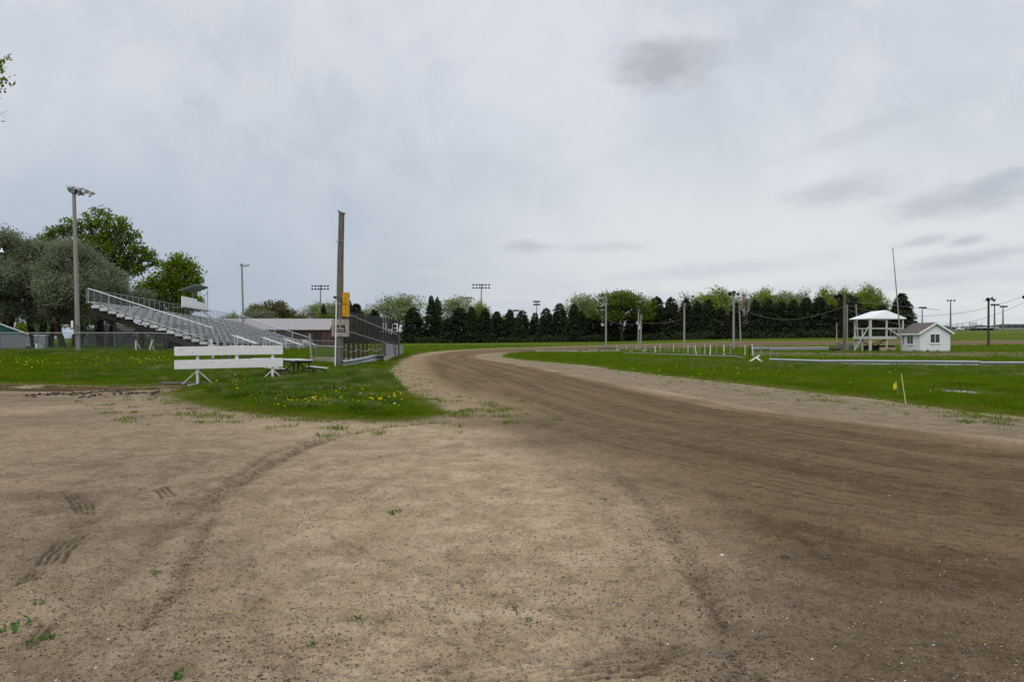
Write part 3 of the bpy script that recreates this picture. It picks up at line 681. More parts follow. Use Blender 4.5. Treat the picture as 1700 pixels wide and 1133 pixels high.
for px, py, hw, lab in [(537, 504, 9, 'dark conifer in front of the pale trees above the barn roof'), (410, 520, 9, 'dark conifer beside the second light pole behind the grandstand')]:
    d = 205; x, y = XY(px, d); o = copy_tree(protos[0]); rr = hw * d / F / 2.15; o.location = (x, y, tz(x, y)); o.scale = (rr, rr, (Zof(py, d) - tz(x, y)) / 10); tag(o, lab, 'spruce', 'conifers beyond the grandstand')

# undergrowth along the foot of the tree row
def undergrowth():
    g = np.random.default_rng(5); N = 5200; px = g.uniform(570, 1512, N); d = np.array([TREE_D(p) for p in px]) + g.normal(0, 3.2, N) - 1
    x = (px - 850) / F * d; h = 1.5 + .8 * vnoise(px * .03, px * 0, 3)
    z = terr(x, d) + g.uniform(0, 1, N) * h
    V, Fc = leafquads(np.stack([x, d, z], 1), .5, 5, (.5, .5, .25), 6)
    tag(npmesh('undergrowth', V, Fc, L['spruce']), kind='stuff')
undergrowth()

# ---- trees on the left
def at_lobes(cx, d, lst):
    """lobes from crown outlines: (px, py, radius_px[, depth offset])"""
    s = F / d; x0, y0 = XY(cx, d); z0 = tz(x0, y0); out = []
    for l in lst:
        px, py, r = l[:3]; dy = l[3] if len(l) > 3 else 0
        out.append(((px - 850) / F * d - x0, dy, Zof(py, d) - z0, r / s, (l[4] if len(l) > 4 else r * .8) / s))
    return (x0, y0, z0), out
def left_tree(name, cx, d, lst, leaf, bark, seed, label, cat, group=None, **kw):
    loc, lb = at_lobes(cx, d, lst); return lobed_tree(name, loc, lb, leaf, bark, seed, label, cat, group, **kw)
wil = dict(clusters=420, per=30, leaf_size=.17, spread=.34, trunk_r=.42, fork=.1, trunks=3, shell=.35, limbs=8)
left_tree('willow_tree', 5, 66, [(0, 400, 26), (-30, 420, 34), (24, 420, 26, 1), (-6, 455, 42, -1), (26, 470, 34, -2), (-24, 505, 34), (20, 518, 26, -1), (-60, 440, 44), (-60, 500, 40)], L['olive'], M['bark_dk'], 31, 'silvery green willow at the left edge of the picture behind the wire fence', 'willow', 'willows behind the wire fence', **wil)
left_tree('willow_tree', 68, 68, [(62, 420, 28), (88, 428, 28, 1), (42, 435, 26, -1), (70, 465, 36, -2), (98, 480, 28), (48, 500, 30), (80, 522, 26, -1)], L['olive'], M['bark_dk'], 32, 'silvery green willow between the left edge willow and the tall light pole', 'willow', 'willows behind the wire fence', **wil)
left_tree('willow_tree', 118, 66, [(112, 418, 26), (130, 432, 26, 1), (100, 450, 30, -1), (136, 462, 30), (118, 485, 34, -2), (145, 500, 24), (102, 516, 26), (130, 530, 20)], L['olive'], M['bark_dk'], 33, 'silvery green willow directly behind the tall light pole', 'willow', 'willows behind the wire fence', **wil)
left_tree('willow_tree', 172, 72, [(160, 452, 26), (178, 462, 22, 1), (190, 480, 20), (160, 485, 26, -1), (175, 508, 26), (150, 520, 22), (200, 500, 16, 1), (218, 490, 14, 2)], L['olive'], M['bark_dk'], 34, 'lower silvery willow whose crown meets the upper corner of the grandstand', 'willow', 'willows behind the wire fence', **wil)
left_tree('cottonwood_tree', 182, 98, [(165, 362, 21), (142, 372, 16, 1), (118, 378, 17), (98, 384, 15), (80, 398, 15), (62, 400, 14, 2), (185, 386, 17), (207, 372, 14, -1), (215, 392, 16), (228, 412, 15), (247, 424, 13), (256, 436, 8), (195, 412, 17, -1), (170, 400, 20), (150, 405, 22), (212, 432, 15), (228, 448, 13), (205, 455, 13, -1), (190, 440, 12), (130, 420, 20)],
          L['cotton'], M['bark'], 35, 'tall cottonwood with gappy bright crown rising above the willows', 'cottonwood', clusters=170, per=8, leaf_size=.36, spread=.27, trunk_r=.5, fork=.05, shell=.5, limbs=7)
left_tree('maple_tree', 292, 108, [(300, 436, 17), (282, 446, 18), (318, 448, 15), (262, 468, 18), (240, 478, 14), (300, 468, 22), (326, 466, 11), (275, 490, 24), (312, 490, 18), (245, 500, 18), (300, 515, 20), (255, 520, 22), (325, 500, 10)],
          L['maple'], M['bark'], 36, 'bright green maple behind the canopy on the grandstand', 'maple', clusters=170, per=12, leaf_size=.36, spread=.36, trunk_r=.4, fork=.05, shell=.35, limbs=7)
for px, d, py, hw, k, lab in [(205, 100, 532, 30, 'maple', 'yellow green bush behind the dark steel under the grandstand'), (262, 112, 534, 34, 'cotton', 'dark green bush behind the right part of the grandstand frame'), (150, 96, 545, 26, 'cotton', 'dark green bush behind the trunks left of the grandstand'), (60, 105, 530, 40, 'maple', 'green bush far behind the willow trunks'), (330, 118, 540, 30, 'cotton', 'green bush hidden low behind the front rows of the grandstand')]:
    left_tree('bush', px, d, [(px - hw * .6, py + 16, 12), (px, py + 12, 14), (px + hw * .6, py + 16, 12), (px - hw * .2, py + 28, 14), (px + hw * .4, py + 30, 14), (px - hw * .8, py + 32, 10)], L[k], M['bark_dk'], 40 + px, lab, 'bush', 'bushes behind the grandstand', clusters=170, per=10, leaf_size=.34, spread=.3, trunk_r=.08, fork=.0)
# tree outside the left edge; the tips of one limb hang into the picture
def edge_tree():
    d = 15.; e = thing('roadside_tree', 'tree beside the left edge of the picture with only leafy branch tips hanging in', 'tree', (-15.2, 15, tz(-15.2, 15)))
    tips = [PT(px, py, d) - e.location for px, py in [(3, 100), (13, 111), (5, 116), (9, 131), (3, 133), (0, 152), (2, 190)]]
    g = np.random.default_rng(3); tb = MB(); limb(tb, (0, 0, -.3), (.3, 0, 5.2), .26, .17, g, n=6, sides=10, wob=.02)
    C = []
    for i in range(26):
        a = g.uniform(0, 6.28); z = g.uniform(6, 10.5); r = g.uniform(1., 3.4)
        p = Vector((.3 + math.cos(a) * r * .95 - .3, math.sin(a) * r, z)); limb(tb, (.3, 0, 5.1), p, .09, .02, g, n=4)
        if p.x < 3.2: C += [tuple(p + Vector(g.normal(0, .35, 3).tolist())) for _ in range(9)]
    C = [c for c in C if c[0] < 4.2 ]
    for t in tips:
        limb(tb, (1.6, 0, 5.9), t + Vector((.0, 0, 0)), .03, .004, g, n=5, sides=5, wob=.03)
        C += [tuple(t + Vector(g.normal(0, .06, 3).tolist()) + Vector((-.12 * k, 0, -.01 * k))) for k in range(5)]
    for k in (0, 6): tb.tube([tips[k], tips[k] + Vector((.12, 0, .07))], .004, 4)
    tb.build('trunk', M['bark'], e, smooth=True)
    V, Fc = leafquads(np.array(C), .085, 9, (.07, .08, .05), 8); npmesh('crown', V, Fc, L['cotton'], e)
edge_tree()
# ================================================================== POLES AND LIGHTS
def lathe(mb, prof, n=12, M4=None):
    vs = []; fs = []
    for r, z in prof:
        for j in range(n):
            a = 2 * math.pi * j / n; p = Vector((r * math.cos(a), r * math.sin(a), z)); vs.append(M4 @ p if M4 else p)
    for i in range(len(prof) - 1):
        for j in range(n):
            j2 = (j + 1) % n; fs.append((i * n + j, i * n + j2, (i + 1) * n + j2, (i + 1) * n + j))
    return mb.add(vs, fs)
def floodlight(parent, pos, aim, r, m, arm_from=None):
    """bell reflector on a short neck, open towards aim"""
    q = Vector(aim).normalized().to_track_quat('Z', 'Y').to_matrix().to_4x4(); T = Matrix.Translation(pos) @ q
    mb = MB(); lathe(mb, [(0, -r * 1.1), (r * .26, -r * 1.1), (r * .30, -r * .45), (r * .55, -r * .05), (r * .85, r * .35), (r, r * .62), (r * .97, r * .62), (r * .8, r * .33), (r * .5, -r * .03), (0, -r * .1)], 14, T)
    o = mb.build('floodlight', m, parent, smooth=True)
    gl = MB(); lathe(gl, [(r * .93, r * .56), (0, r * .56)], 14, T); gl.build('lens', M['dark'], o)
    return o
def pole_on(px, py_base, py_top, d, r, m, label, name='light_pole', cat='light pole', group=None, lean=0., taper=.75, lamps=(), band=False):
    x, y = XY(px, d); z0 = tz(x, y); H = Zof(py_top, d) - z0
    e = thing(name, label, cat, (x, y, z0), 0, group)
    mb = MB(); mb.tube([(0, 0, -.3), (lean * .5, 0, H * .5), (lean, 0, H)], [r, r * (1 + taper) / 2, r * taper], 12); mb.build('pole', m, e, smooth=False)
    return e, H
s = F / 52.
e, H = pole_on(130, 585, 314, 52, .165, M['pale_pole'], 'tall weathered light pole with white floodlights in front of the willows', lean=-.30, taper=.72)
top = Vector((-.30, 0, H))
mb = MB(); mb.tube([top + Vector((-.1, 0, -.12)), top + Vector((.5, .1, -.2)), top + Vector((1.15, .3, -.32))], .035, 6); mb.box(top + Vector((0, 0, -.15)), (.36, .4, .3)); mb.tube([top + Vector((.05, 0, -.5)), top + Vector((.35, .05, -.2))], .02, 5)
mb.build('crossarm', M['galv_dk'], e)
floodlight(e, top + Vector((-.18, -.1, .06)), (-.9, -.2, -.35), .27, M['galv']); floodlight(e, top + Vector((.42, 0, -.02)), (-.75, -.3, -.35), .27, M['galv'])
floodlight(e, top + Vector((.45, .1, -.32)), (.55, .3, .4), .22, M['galv_dk']); floodlight(e, top + Vector((.78, .1, -.14)), (.45, .2, .75), .25, M['alu_lt']); floodlight(e, top + Vector((1.14, .2, -.3)), (.4, .2, .8), .25, M['alu_lt'])
mb = MB(); mb.box((-.30, -.22, 2.0), (.14, .1, .5)); mb.build('meter_box', M['white_new'], e, .01); mb = MB(); mb.box((-.30, -.2, 1.45), (.2, .1, .35)); mb.build('switch_box', M['white_new'], e, .01)
mb = MB(); mb.box((.02, -.24, 1.6), (.28, .12, .7)); mb.build('fuse_box', M['wood_pole'], e, .01)
e, H = pole_on(405, 578, 440, 104, .16, M['pale_pole'], 'second light pole, standing behind the far half of the grandstand', lean=-.3)
top = Vector((-.3, 0, H)); mb = MB(); mb.tube([top + Vector((-.2, 0, -.1)), top + Vector((1, .1, -.1))], .04, 5); mb.build('crossarm', M['galv_dk'], e)
floodlight(e, top + Vector((-.1, 0, .1)), (-.8, -.3, -.4), .26, M['galv']); floodlight(e, top + Vector((.45, 0, 0)), (-.5, -.3, -.5), .26, M['alu_lt']); floodlight(e, top + Vector((.85, 0, -.05)), (.5, .2, .6), .26, M['alu_lt'])
e, H = pole_on(-12, 588, 405, 62, .16, M['pale_pole'], 'light pole outside the left edge with only its white lamp showing')
mb = MB(); mb.tube([(0, 0, H - .2), (.75, 0, H - .35)], .03, 6); mb.build('crossarm', M['galv_dk'], e); floodlight(e, Vector((.78, 0, H - .65)), (.1, -.2, -1), .24, M['white_new'])

# infield poles
G_IN = 'poles standing in the infield'
def infield(px, py, d, r, label, m=M['pale_pole'], lamps=None, lean=0., extra=None):
    e, H = pole_on(px, 0, py, d, r, m, label, 'light_pole' if lamps else 'utility_pole', 'light pole' if lamps else 'utility pole', G_IN, lean)
    if lamps:
        top = Vector((lean, 0, H)); mb = MB(); mb.bar(top + Vector((-.9, 0, -.25)), top + Vector((.9, 0, -.25)), .09); mb.build('crossarm', M['black'], e)
        for (ox, oz, ax, az_) in lamps: floodlight(e, top + Vector((ox, -.1, oz)), (ax, -.4, az_), .33, M['black'])
    elif extra:
        mb = MB(); mb.box((lean + .1, -.2, H - extra), (.35, .3, .5)); mb.build('junction_box', M['galv_dk'], e)
    return e
infield(1006, 490, 128, .17, 'bare pole standing alone near the far bend, left of the fence posts', extra=.8)
x, y = XY(1006, 128); mb = MB(); mb.box((0, 0, .12), (3.0, 1., .3)); mb.box((.4, -.1, .33), (1.4, .7, .2)); o = mb.build('board_pile', M['wood_pole'], bevel=.03); o.location = (x, y - .5, tz(x, y) ); tag(o, 'flat dark board pile at the foot of the lone bare pole', 'board pile')
infield(1060, 514, 124, .15, 'left pole of the close pair in the infield', lamps=[(-.5, -.1, -.6, -.5), (.4, -.3, .6, -.6)])
infield(1064, 523, 128, .17, 'right, paler pole of the close pair in the infield', extra=.5)
infield(1136, 503, 126, .19, 'pole with a box at its top below the bare twiggy tree', extra=.3)
infield(1218, 488, 118, .2, 'infield pole with two dark floodlights at its top', lamps=[(-.55, 0, -.7, -.3), (0, .15, -.1, .1), (.62, -.05, .8, -.3)])
infield(1230, 507, 130, .15, 'slimmer pole just right of the pole with two dark floodlights', extra=.6, lean=-.3)
infield(1389, 536, 165, .13, 'short pole stub against the far green strip, left of the thick pole')
infield(1425, 505, 120, .14, 'slim leaning pole seen between the thick pole and the tower', lean=-.4)
e = infield(1402, 488, 92, .19, 'thick utility pole with dark floodlights left of the white tower', M['wood_pole'], lamps=[(-1., -.35, -.8, -.4), (-.5, -.2, -.6, -.5), (.5, -.2, .6, -.5), (.95, -.45, .8, -.4)])
mb = MB(); mb.tube([(.3, -.1, -.2), (.27, -.1, 6.)], .09, 8); mb.build('brace_pole', M['pale_pole'], e)
e = infield(1641, 497, 125, .2, 'dark pole with two floodlights standing right of the white hut', M['brown_pole'], lamps=[(-.1, 0, -.5, -.2), (.45, .1, .5, .1), (.85, -.15, .8, -.4)])
x, y = XY(1712, 92); e = thing('light_pole', 'pole just outside the right edge with the tip of a lamp showing', 'light pole', (x, y, tz(x, y))); mb = MB(); mb.tube([(0, 0, -.3), (0, 0, 7.4)], [.2, .15], 10); mb.build('pole', M['brown_pole'], e)
floodlight(e, Vector((-.75, 0, 6.9)), (-.8, -.3, -.5), .3, M['black']); mb = MB(); mb.bar((-.7, 0, 7.), (.6, 0, 7.), .09); mb.build('crossarm', M['black'], e)
# flag mast leaning
a = PT(1497.5, 585, 74); b = PT(1482, 415, 74.6); e = thing('flag_mast', 'thin leaning mast rising left of the white hut', 'mast', (a.x, a.y, tz(a.x, a.y)))
mb = MB(); q = b - Vector(e.location); mb.tube([(0, 0, -.2), q * .5, q], [.085, .065, .04], 8); mb.build('pole', M['pale_pole'], e); mb = MB(); mb.tube([q + Vector((0, 0, -.05)), q + Vector((0, 0, .12))], .06, 8); mb.build('mast_cap', M['pale_pole'], e)
# wires
def wire(pts, r, label, n=16, sag=0.):
    P = []
    for a, b, sg_ in pts:
        a, b = Vector(a), Vector(b)
        for i in range(n + 1):
            t = i / n; p = a.lerp(b, t); p.z -= sg_ * 4 * t * (1 - t); P.append(p)
    mb = MB(); mb.tube(P, r, 5); tag(mb.build('overhead_wire', M['cable']), label, 'wire', 'overhead wires of the infield')
wire([(PT(1231, 512, 130), PT(1402, 508, 92), 1.9)], .022, 'sagging wire strung from the slim infield pole to the thick utility pole')
wire([(PT(1007, 530, 128), PT(1062, 536, 126), .6), (PT(1062, 536, 126), PT(1135, 530, 126), .4)], .02, 'faint wire from the lone bare pole to the close pair and on')
wire([(PT(1402, 500, 92), PT(1560, 515, 60), .0)], .018, 'wire running down from the thick pole over the tower roof')
wire([(PT(1402, 506, 92), PT(1712, 487, 92), 2.1)], .022, 'upper wire rising to the right edge behind the white hut')
wire([(PT(1402, 512, 92), PT(1712, 496, 92), 2.9)], .024, 'lower wire rising to the right edge behind the white hut')

# stadium light masts far away
def mast(px, py, d, rows, n, wpx, label, m=M['galv_dk'], dark=True, group='stadium light masts beyond the trees'):
    x, y = XY(px, d); z0 = tz(x, y); H = Zof(py, d) - z0; e = thing('stadium_light', label, 'stadium light', (x, y, z0), 0, group)
    mb = MB(); mb.tube([(0, 0, -.5), (0, 0, H)], [.42, .2], 10); mb.build('mast', m, e)
    w_ = wpx * d / F; dz = 5.2 * d / F
    ar = MB(); ll = MB()
    for k in range(rows):
        z = H - .3 - k * dz * .95; ar.bar((-w_ / 2, 0, z), (w_ / 2, 0, z), .14)
        for i in range(n):
            X = -w_ / 2 + w_ * i / (n - 1); ll = MB()
            q = Matrix.Translation((X, -.35, z)) @ Vector((.25 * (1 if i % 2 else -1), -1, -.6)).to_track_quat('Z', 'Y').to_matrix().to_4x4()
            sc = d / F * 1.75; lathe(ll, [(0, -sc * .7), (sc * .4, -sc * .6), (sc, sc * .3), (sc * .9, sc * .3), (0, 0)], 8, q); ll.build('lamp', M['black'] if dark else M['galv_dk'], e)
    ar.build('crossarm', m, e)
mast(532, 474, 330, 2, 6, 26, 'stadium light with two lamp rows left of the tall wooden pole')
mast(799, 472, 330, 2, 6, 26, 'big stadium light with two lamp rows above the far spruces')
mast(891, 500, 420, 2, 5, 9, 'small pale stadium light right of the big one', dark=False)
mast(857, 515, 520, 1, 5, 8, 'tiny distant stadium light between the big and the small ones', dark=False)
mast(775, 494, 400, 1, 6, 16, 'stadium light half hidden by the pale tree left of the big one', dark=False)
mast(1578, 498, 310, 1, 3, 11, 'stadium light with three lamps above the white hut roof')
mast(1531, 510, 380, 1, 5, 10, 'small stadium light above the ridge of the hut')
mast(1651, 505, 300, 1, 6, 12, 'stadium light with a full dark lamp bar right of the dark pole')
mast(1665, 508, 330, 1, 5, 10, 'rightmost stadium light, just beyond the full lamp bar')

# ================================================================== THE TALL WOODEN POLE WITH SIGN AND SIGNAL
D0 = 38.; x, y = XY(563.5, D0); z0 = tz(x, y); PZ = z0
def L2(px, py, dd=0.): return PT(px, py, D0 + dd) - Vector((x, y, z0))
e = thing('utility_pole', 'tall cut-off wooden pole with a conduit, standing in long grass', 'utility pole', (x, y, z0))
bt, tp = L2(563, 620), L2(567, 355)
mb = MB(); P = []; rs = []
for i in range(15):
    t = i / 14; P.append(bt.lerp(tp, t) + Vector((math.sin(t * 7) * .012, 0, 0))); rs.append(.185 - .035 * t)
mb.tube(P, rs, 18); mb.build('pole', M['wood_pole'], e, smooth=False)
mb = MB(); mb.box(tp + Vector((.02, 0, .04)), (.34, .34, .05), Matrix.Rotation(R(12), 3, 'Y')); mb.bar(tp + Vector((-.18, 0, .18)), tp + Vector((.05, 0, .04)), .05); mb.build('pole_cap', M['galv_dk'], e)
mb = MB(); mb.tube([L2(557, 612, -.2), L2(558, 530, -.2), L2(560, 430, -.2), L2(562, 372, -.2)], .022, 8); mb.build('conduit', M['alu_lt'], e)
mb = MB(); mb.tube([L2(556.5, 612, -.22), L2(558.5, 500, -.22)], .034, 8); mb.build('conduit', M['white_new'], e)
mb = MB(); mb.tube([L2(557.5, 401, -.18), L2(571, 401, -.18)], .02, 6); mb.build('bolt', M['galv_dk'], e)
for zz in (505, 576): 
    mb = MB(); c = L2(564, zz); lathe(mb, [(.20, -.02), (.205, -.02), (.205, .02), (.20, .02)], 18, Matrix.Translation(c)); mb.build('strap', M['galv'], e)
mb = MB(); mb.tube([L2(556, 494, -.25), L2(561, 492, -.28), L2(565, 497, -.26), L2(568, 502, -.2), L2(570, 500, 0)], .018, 6); mb.box(L2(556, 494, -.25), (.14, .1, .12)); mb.build('cable', M['black'], e)
# sign board
sx = thing('sign_board', 'square weathered board with small black warning sign on the tall pole', 'sign', L2(565.2, 545, -.22) + Vector((x, y, z0)))
mb = MB(); mb.box((0, 0, 0), (.92, .025, .91)); o = mb.build('board', M['ply'], sx, .006); 
mb = MB(); mb.box((-.02, -.0165, -.03), (.535, .004, .375)); pl_ = mb.build('plate', M['black'], sx, .001)
def text(s_, size, pos, m, parent, name='lettering', ex=.001):
    c = bpy.data.curves.new(name, 'FONT'); c.body = s_; c.size = size; c.align_x = 'CENTER'; c.align_y = 'CENTER'; c.extrude = ex; c.materials.append(m)
    t_ = bpy.data.objects.new('t', c); COL.objects.link(t_); bpy.context.view_layer.update(); me = bpy.data.meshes.new_from_object(t_.evaluated_get(bpy.context.evaluated_depsgraph_get())); bpy.data.objects.remove(t_); me.name = name; o = bpy.data.objects.new(name, me); COL.objects.link(o); o.location = pos; o.rotation_euler = (R(90), 0, 0); o.parent = parent; return o
text('NO', .085, (-.02, -.020, .092), M['white_new'], pl_); text('TRESPASSING', .073, (-.02, -.020, -.025), M['white_new'], pl_).scale = (1, 1.35, 1); text('VIOLATORS', .066, (-.02, -.020, -.135), M['white_new'], pl_).scale = (1.15, 1, 1)
mb = MB()
for dx_, dz_ in [(0, .40), (0, -.42)]: mb.box((dx_, -.015, dz_), (.05, .008, .06))
mb.build('bolt_plate', M['black'], sx)
mb = MB(); g = np.random.default_rng(2)
for _ in range(26):
    mb.box((g.uniform(-.4, .4), -.0145, g.choice([g.uniform(.2, .42), g.uniform(-.42, -.25), g.uniform(-.2, .2) if False else g.uniform(.22, .4)])), (.022, .003, .022))
mb.build('staples', M['alu_lt'], sx)['kind'] = 'stuff'
# yellow traffic signal, seen from behind and the side
sg_ = thing('traffic_signal', 'yellow traffic signal housing hung on the right side of the pole', 'traffic signal', L2(574.2, 527, .05) + Vector((x, y, z0)))
mb = MB()
for z_, hh in ((.33, .63), (.99, .63)):
    mb.box((0, 0, z_), (.33, .28, hh)); mb.tube([(-.06, -.12, z_ - hh / 2 + .02), (-.06, -.12, z_ + hh / 2 - .02)], .10, 12); mb.tube([(.10, -.10, z_ - hh / 2 + .02), (.10, -.10, z_ + hh / 2 - .02)], .055, 10)
mb.build('housing', M['yellow'], sg_, .012)
mb = MB(); mb.box((0, 0, .66), (.37, .32, .03)); mb.build('joint', M['yellow'], sg_)
for z_ in (.17, .48, .84, 1.14):
    v_ = MB(); T = Matrix.Translation((.02, .16, z_)) @ Matrix.Rotation(R(-90), 4, 'X'); lathe(v_, [(.12, 0), (.13, .16), (.122, .16), (.11, 0)], 14, T); v_.build('visor', M['black'], sg_)
    v_ = MB(); v_.box((.178, .0, z_), (.012, .1, .03)); v_.build('hinge', M['yellow'], sg_)
mb = MB(); mb.bar((-.2, 0, 1.1), (-.02, 0, 1.1), .05); mb.bar((-.2, 0, .15), (-.02, 0, .15), .05); mb.tube([(-.02, 0, 0), (-.02, 0, -.12)], .06, 8); mb.build('bracket', M['galv_dk'], sg_)
# ================================================================== GRANDSTAND  (local: X = along the stand away from the camera, Y = front to back, Z up)
NF = Vector((-23.05, 55.9, 0)); LEN = 42.; ROWS = 15
ang = math.atan2(.995, -.1)
gs = thing('grandstand', 'long grey aluminium grandstand with fifteen rows of benches on dark steel frames', 'grandstand', (NF.x, NF.y, .6), ang)
# local Y must point to the back of the stand (world -X): rotation ang maps +Y to (-sin ang, cos ang) = (-.995,-.1)
DROP = .62 / LEN
def gl(l, w_, z): return Vector((l, w_, z - .6 - DROP * l))
seat_z = lambda i: 1.36 + .214 * i
def row_w(i): return .3 + i * .61
BRK = MB()
for i in range(ROWS):
    zs = seat_z(i); w0 = row_w(i)
    mb = MB(); mb.bar(gl(0, w0, zs - .02), gl(LEN, w0, zs - .02), .25, .085); mb.build('seat_plank', M['alu'], gs)
    mb = MB()
    for k in (-.43, -.17): mb.bar(gl(0, w0 + k, zs - .42), gl(LEN, w0 + k, zs - .42), .245, .04)
    mb.bar(gl(0, w0 + .02, zs - .285), gl(LEN, w0 + .02, zs - .285), .03, .22)
    mb.build('footboard', M['alu'], gs)
    l = .9
    while l < LEN:
        BRK.bar(gl(l, w0 - .02, zs - .03), gl(l, w0 - .02, zs - .40), .07, .14); BRK.bar(gl(l, w0 - .16, zs - .05), gl(l, w0 - .16, zs - .38), .07, .05); l += 1.8
    mb = MB(); mb.box(gl(-.03, w0 - .14, zs - .35), (.03, .56, .20)); mb.box(gl(-.03, w0, zs), (.03, .28, .06)); mb.build('end_cap', M['alu_lt'], gs)
BRK.build('seat_bracket', M['steel_brown'], gs)['kind'] = 'stuff'
# dark rakers, columns and bracing
zb = lambda w_: 1.36 + .351 * (w_ - .3) - .62
l = .25; n_ = 0
while l < LEN:
    mb = MB(); mb.bar(gl(l, .15, zb(.15) - .16), gl(l, 9.2, zb(9.2) - .16), .16, .38)
    mb.bar(gl(l, 9.0, zb(9.0) - .2), gl(l + .0, 6.4, zb(6.4) - 1.1), .1); mb.build('raker', M['steel_brown'], gs)
    for w_ in (1.3, 3.6, 5.6, 7.4):
        mb = MB(); mb.bar(gl(l, w_, zb(w_) - .3), gl(l, w_, .35), .16, .16); mb.build('column', M['steel_brown'], gs)
    l += 5.2; n_ += 1
mb = MB()
for w_ in (1.5, 4.2, 7.2): mb.bar(gl(0, w_, zb(w_) - .05), gl(LEN, w_, zb(w_) - .05), .12, .2)
for k in range(7): mb.bar(gl(.25 + 5.2 * k, 7.4, .8), gl(.25 + 5.2 * (k + 1), 7.4, zb(7.4) - .4), .07)
mb.build('bracing', M['steel_brown'], gs)
mb = MB(); mb.bar(gl(14, 1.2, .75), gl(LEN, 1.2, .75), .05, .95); mb.build('dark_sheet', M['dark'], gs)  # near-black sheet set back below the front rows
# side, back and front railings
def rail(parent, pts, h, m, step=2.0, r=.022, mid=(), name='railing', post_m=None):
    mb = MB(); 
    for a, b in zip(pts, pts[1:]):
        for hh in (h,) + tuple(mid): mb.tube([a + Vector((0, 0, hh)), b + Vector((0, 0, hh))], r, 6)
        n = max(1, round((b - a).length / step))
        for i in range(n + 1):
            p = a.lerp(b, i / n); mb.tube([p, p + Vector((0, 0, h))], r, 6)
    return mb.build(name, m, parent)
rail(gs, [gl(-.05, 9.2, seat_z(14) - .1), gl(-.05, .1, seat_z(0) - .1)], 1.12, M['alu'], 1.5, .026, (.12,))
mb = MB(); mb.tube([gl(-.06, 9.2, seat_z(14) + 1.03), gl(-.06, .1, seat_z(0) + 1.03)], .04, 8); mb.build('top_rail', M['alu_lt'], gs)
rail(gs, [gl(LEN, 9.2, seat_z(14) - .1), gl(LEN, .1, seat_z(0) - .1)], 1.05, M['alu_lt'], 2.4, .035, (.12,))
rail(gs, [gl(0, 9.35, seat_z(14) - .1), gl(LEN, 9.35, seat_z(14) - .1)], 1.12, M['galv'], 1.2, .02, (.1,))
uvsheet('railing_mesh', [gl(0, 9.36, seat_z(14)), gl(LEN, 9.36, seat_z(14))], [gl(0, 9.36, seat_z(14) + 1.), gl(LEN, 9.36, seat_z(14) + 1.)], M['link'], gs)
uvsheet('railing_mesh', [gl(-.05, 9.2, seat_z(14)), gl(-.05, .1, seat_z(0))], [gl(-.05, 9.2, seat_z(14) + 1.), gl(-.05, .1, seat_z(0) + 1.)], M['link'], gs)
uvsheet('railing_mesh', [gl(LEN, 9.2, seat_z(14)), gl(LEN, .1, seat_z(0))], [gl(LEN, 9.2, seat_z(14) + .95), gl(LEN, .1, seat_z(0) + .95)], M['link'], gs)
ST = [4.6, 14.6, 24.5, 34.8]
segs = [(4.6, 0)] ; prev = 0.
for s_ in ST + [LEN]:
    a = prev + (.9 if prev else 0.0); 
    if s_ - a > 1: rail(gs, [gl(a, -.25, seat_z(0) - .45), gl(s_ - (.0 if s_ == LEN else .0), -.25, seat_z(0) - .45)], 1.05, M['alu'], 2., .024, (.55,))
    prev = s_
for s_ in ST:   # stairs run out towards the track
    mb = MB()
    for k in range(4): mb.box(gl(s_ + .45, -.45 - .28 * k, seat_z(0) - .5 - .19 * (k + 1)), (.95, .28, .03))
    mb.bar(gl(s_, -.25, seat_z(0) - .5), gl(s_, -1.6, .35), .04, .16); mb.bar(gl(s_ + .92, -.25, seat_z(0) - .5), gl(s_ + .92, -1.6, .35), .04, .16); st = mb.build('stair', M['galv'], gs)
    for q in (0, .92):
        mb = MB(); mb.tube([gl(s_ + q, -.1, seat_z(0) + .55), gl(s_ + q, -2.0, .35 + .85)], .05, 8)
        mb.tube([gl(s_ + q, -1.75, .35), gl(s_ + q, -1.75, 1.3)], .028, 6); mb.tube([gl(s_ + q, -.3, .8), gl(s_ + q, -.3, 1.8)], .028, 6); mb.build('handrail', M['alu_lt'], st)
# aisle steps: lighter strips and mid rails
for s_ in (8., 18., 28., 38.):
    mb = MB()
    for i in range(ROWS): mb.box(gl(s_, row_w(i) - .31, seat_z(i) - .28), (.8, .26, .03))
    mb.build('aisle_step', M['alu_lt'], gs)
# announcer stand on the back row
an = thing('announcer_booth', 'white panelled announcer booth with flat grey canopy at the back of the grandstand', 'announcer booth', gs.matrix_basis @ gl(17.0, 8.6, 0), ang)
R0 = lambda l, w_, z: Vector((l - 20, w_ - 8.6, z - DROP * (l - 20) * 0))
def bp(px, py, l):      # point on the stand's back line
    pw_ = gs.matrix_basis @ gl(l, 8.2, 0); return Zof(py, pw_.y)
ZB = 4.95
mb = MB(); mb.bar((0, -.4, ZB + .55), (4.6, -.4, ZB + .47), .04, 1.15); mb.build('panel', M['white_new'], an); mb = MB(); mb.bar((4.8, -.35, ZB + .36), (8., -.35, ZB + .25), .04, .95); mb.build('panel', M['white_new'], an)
mb = MB(); mb.bar((0, -.1, ZB), (8, -.1, ZB - .1), 1.3, .06); mb.build('platform', M['galv_dk'], an)
mb = MB(); mb.box((5.2, .1, ZB + 2.22), (4.3, 1.8, .06), Matrix.Rotation(R(-20), 3, 'X')); rf = mb.build('canopy', M['galv_dk'], an)
for k in range(5): mb = MB(); mb.box((3.15 + 1.03 * k, .1, ZB + 2.14), (.07, 1.75, .08), Matrix.Rotation(R(-20), 3, 'X')); mb.build('rafter', M['galv'], rf)
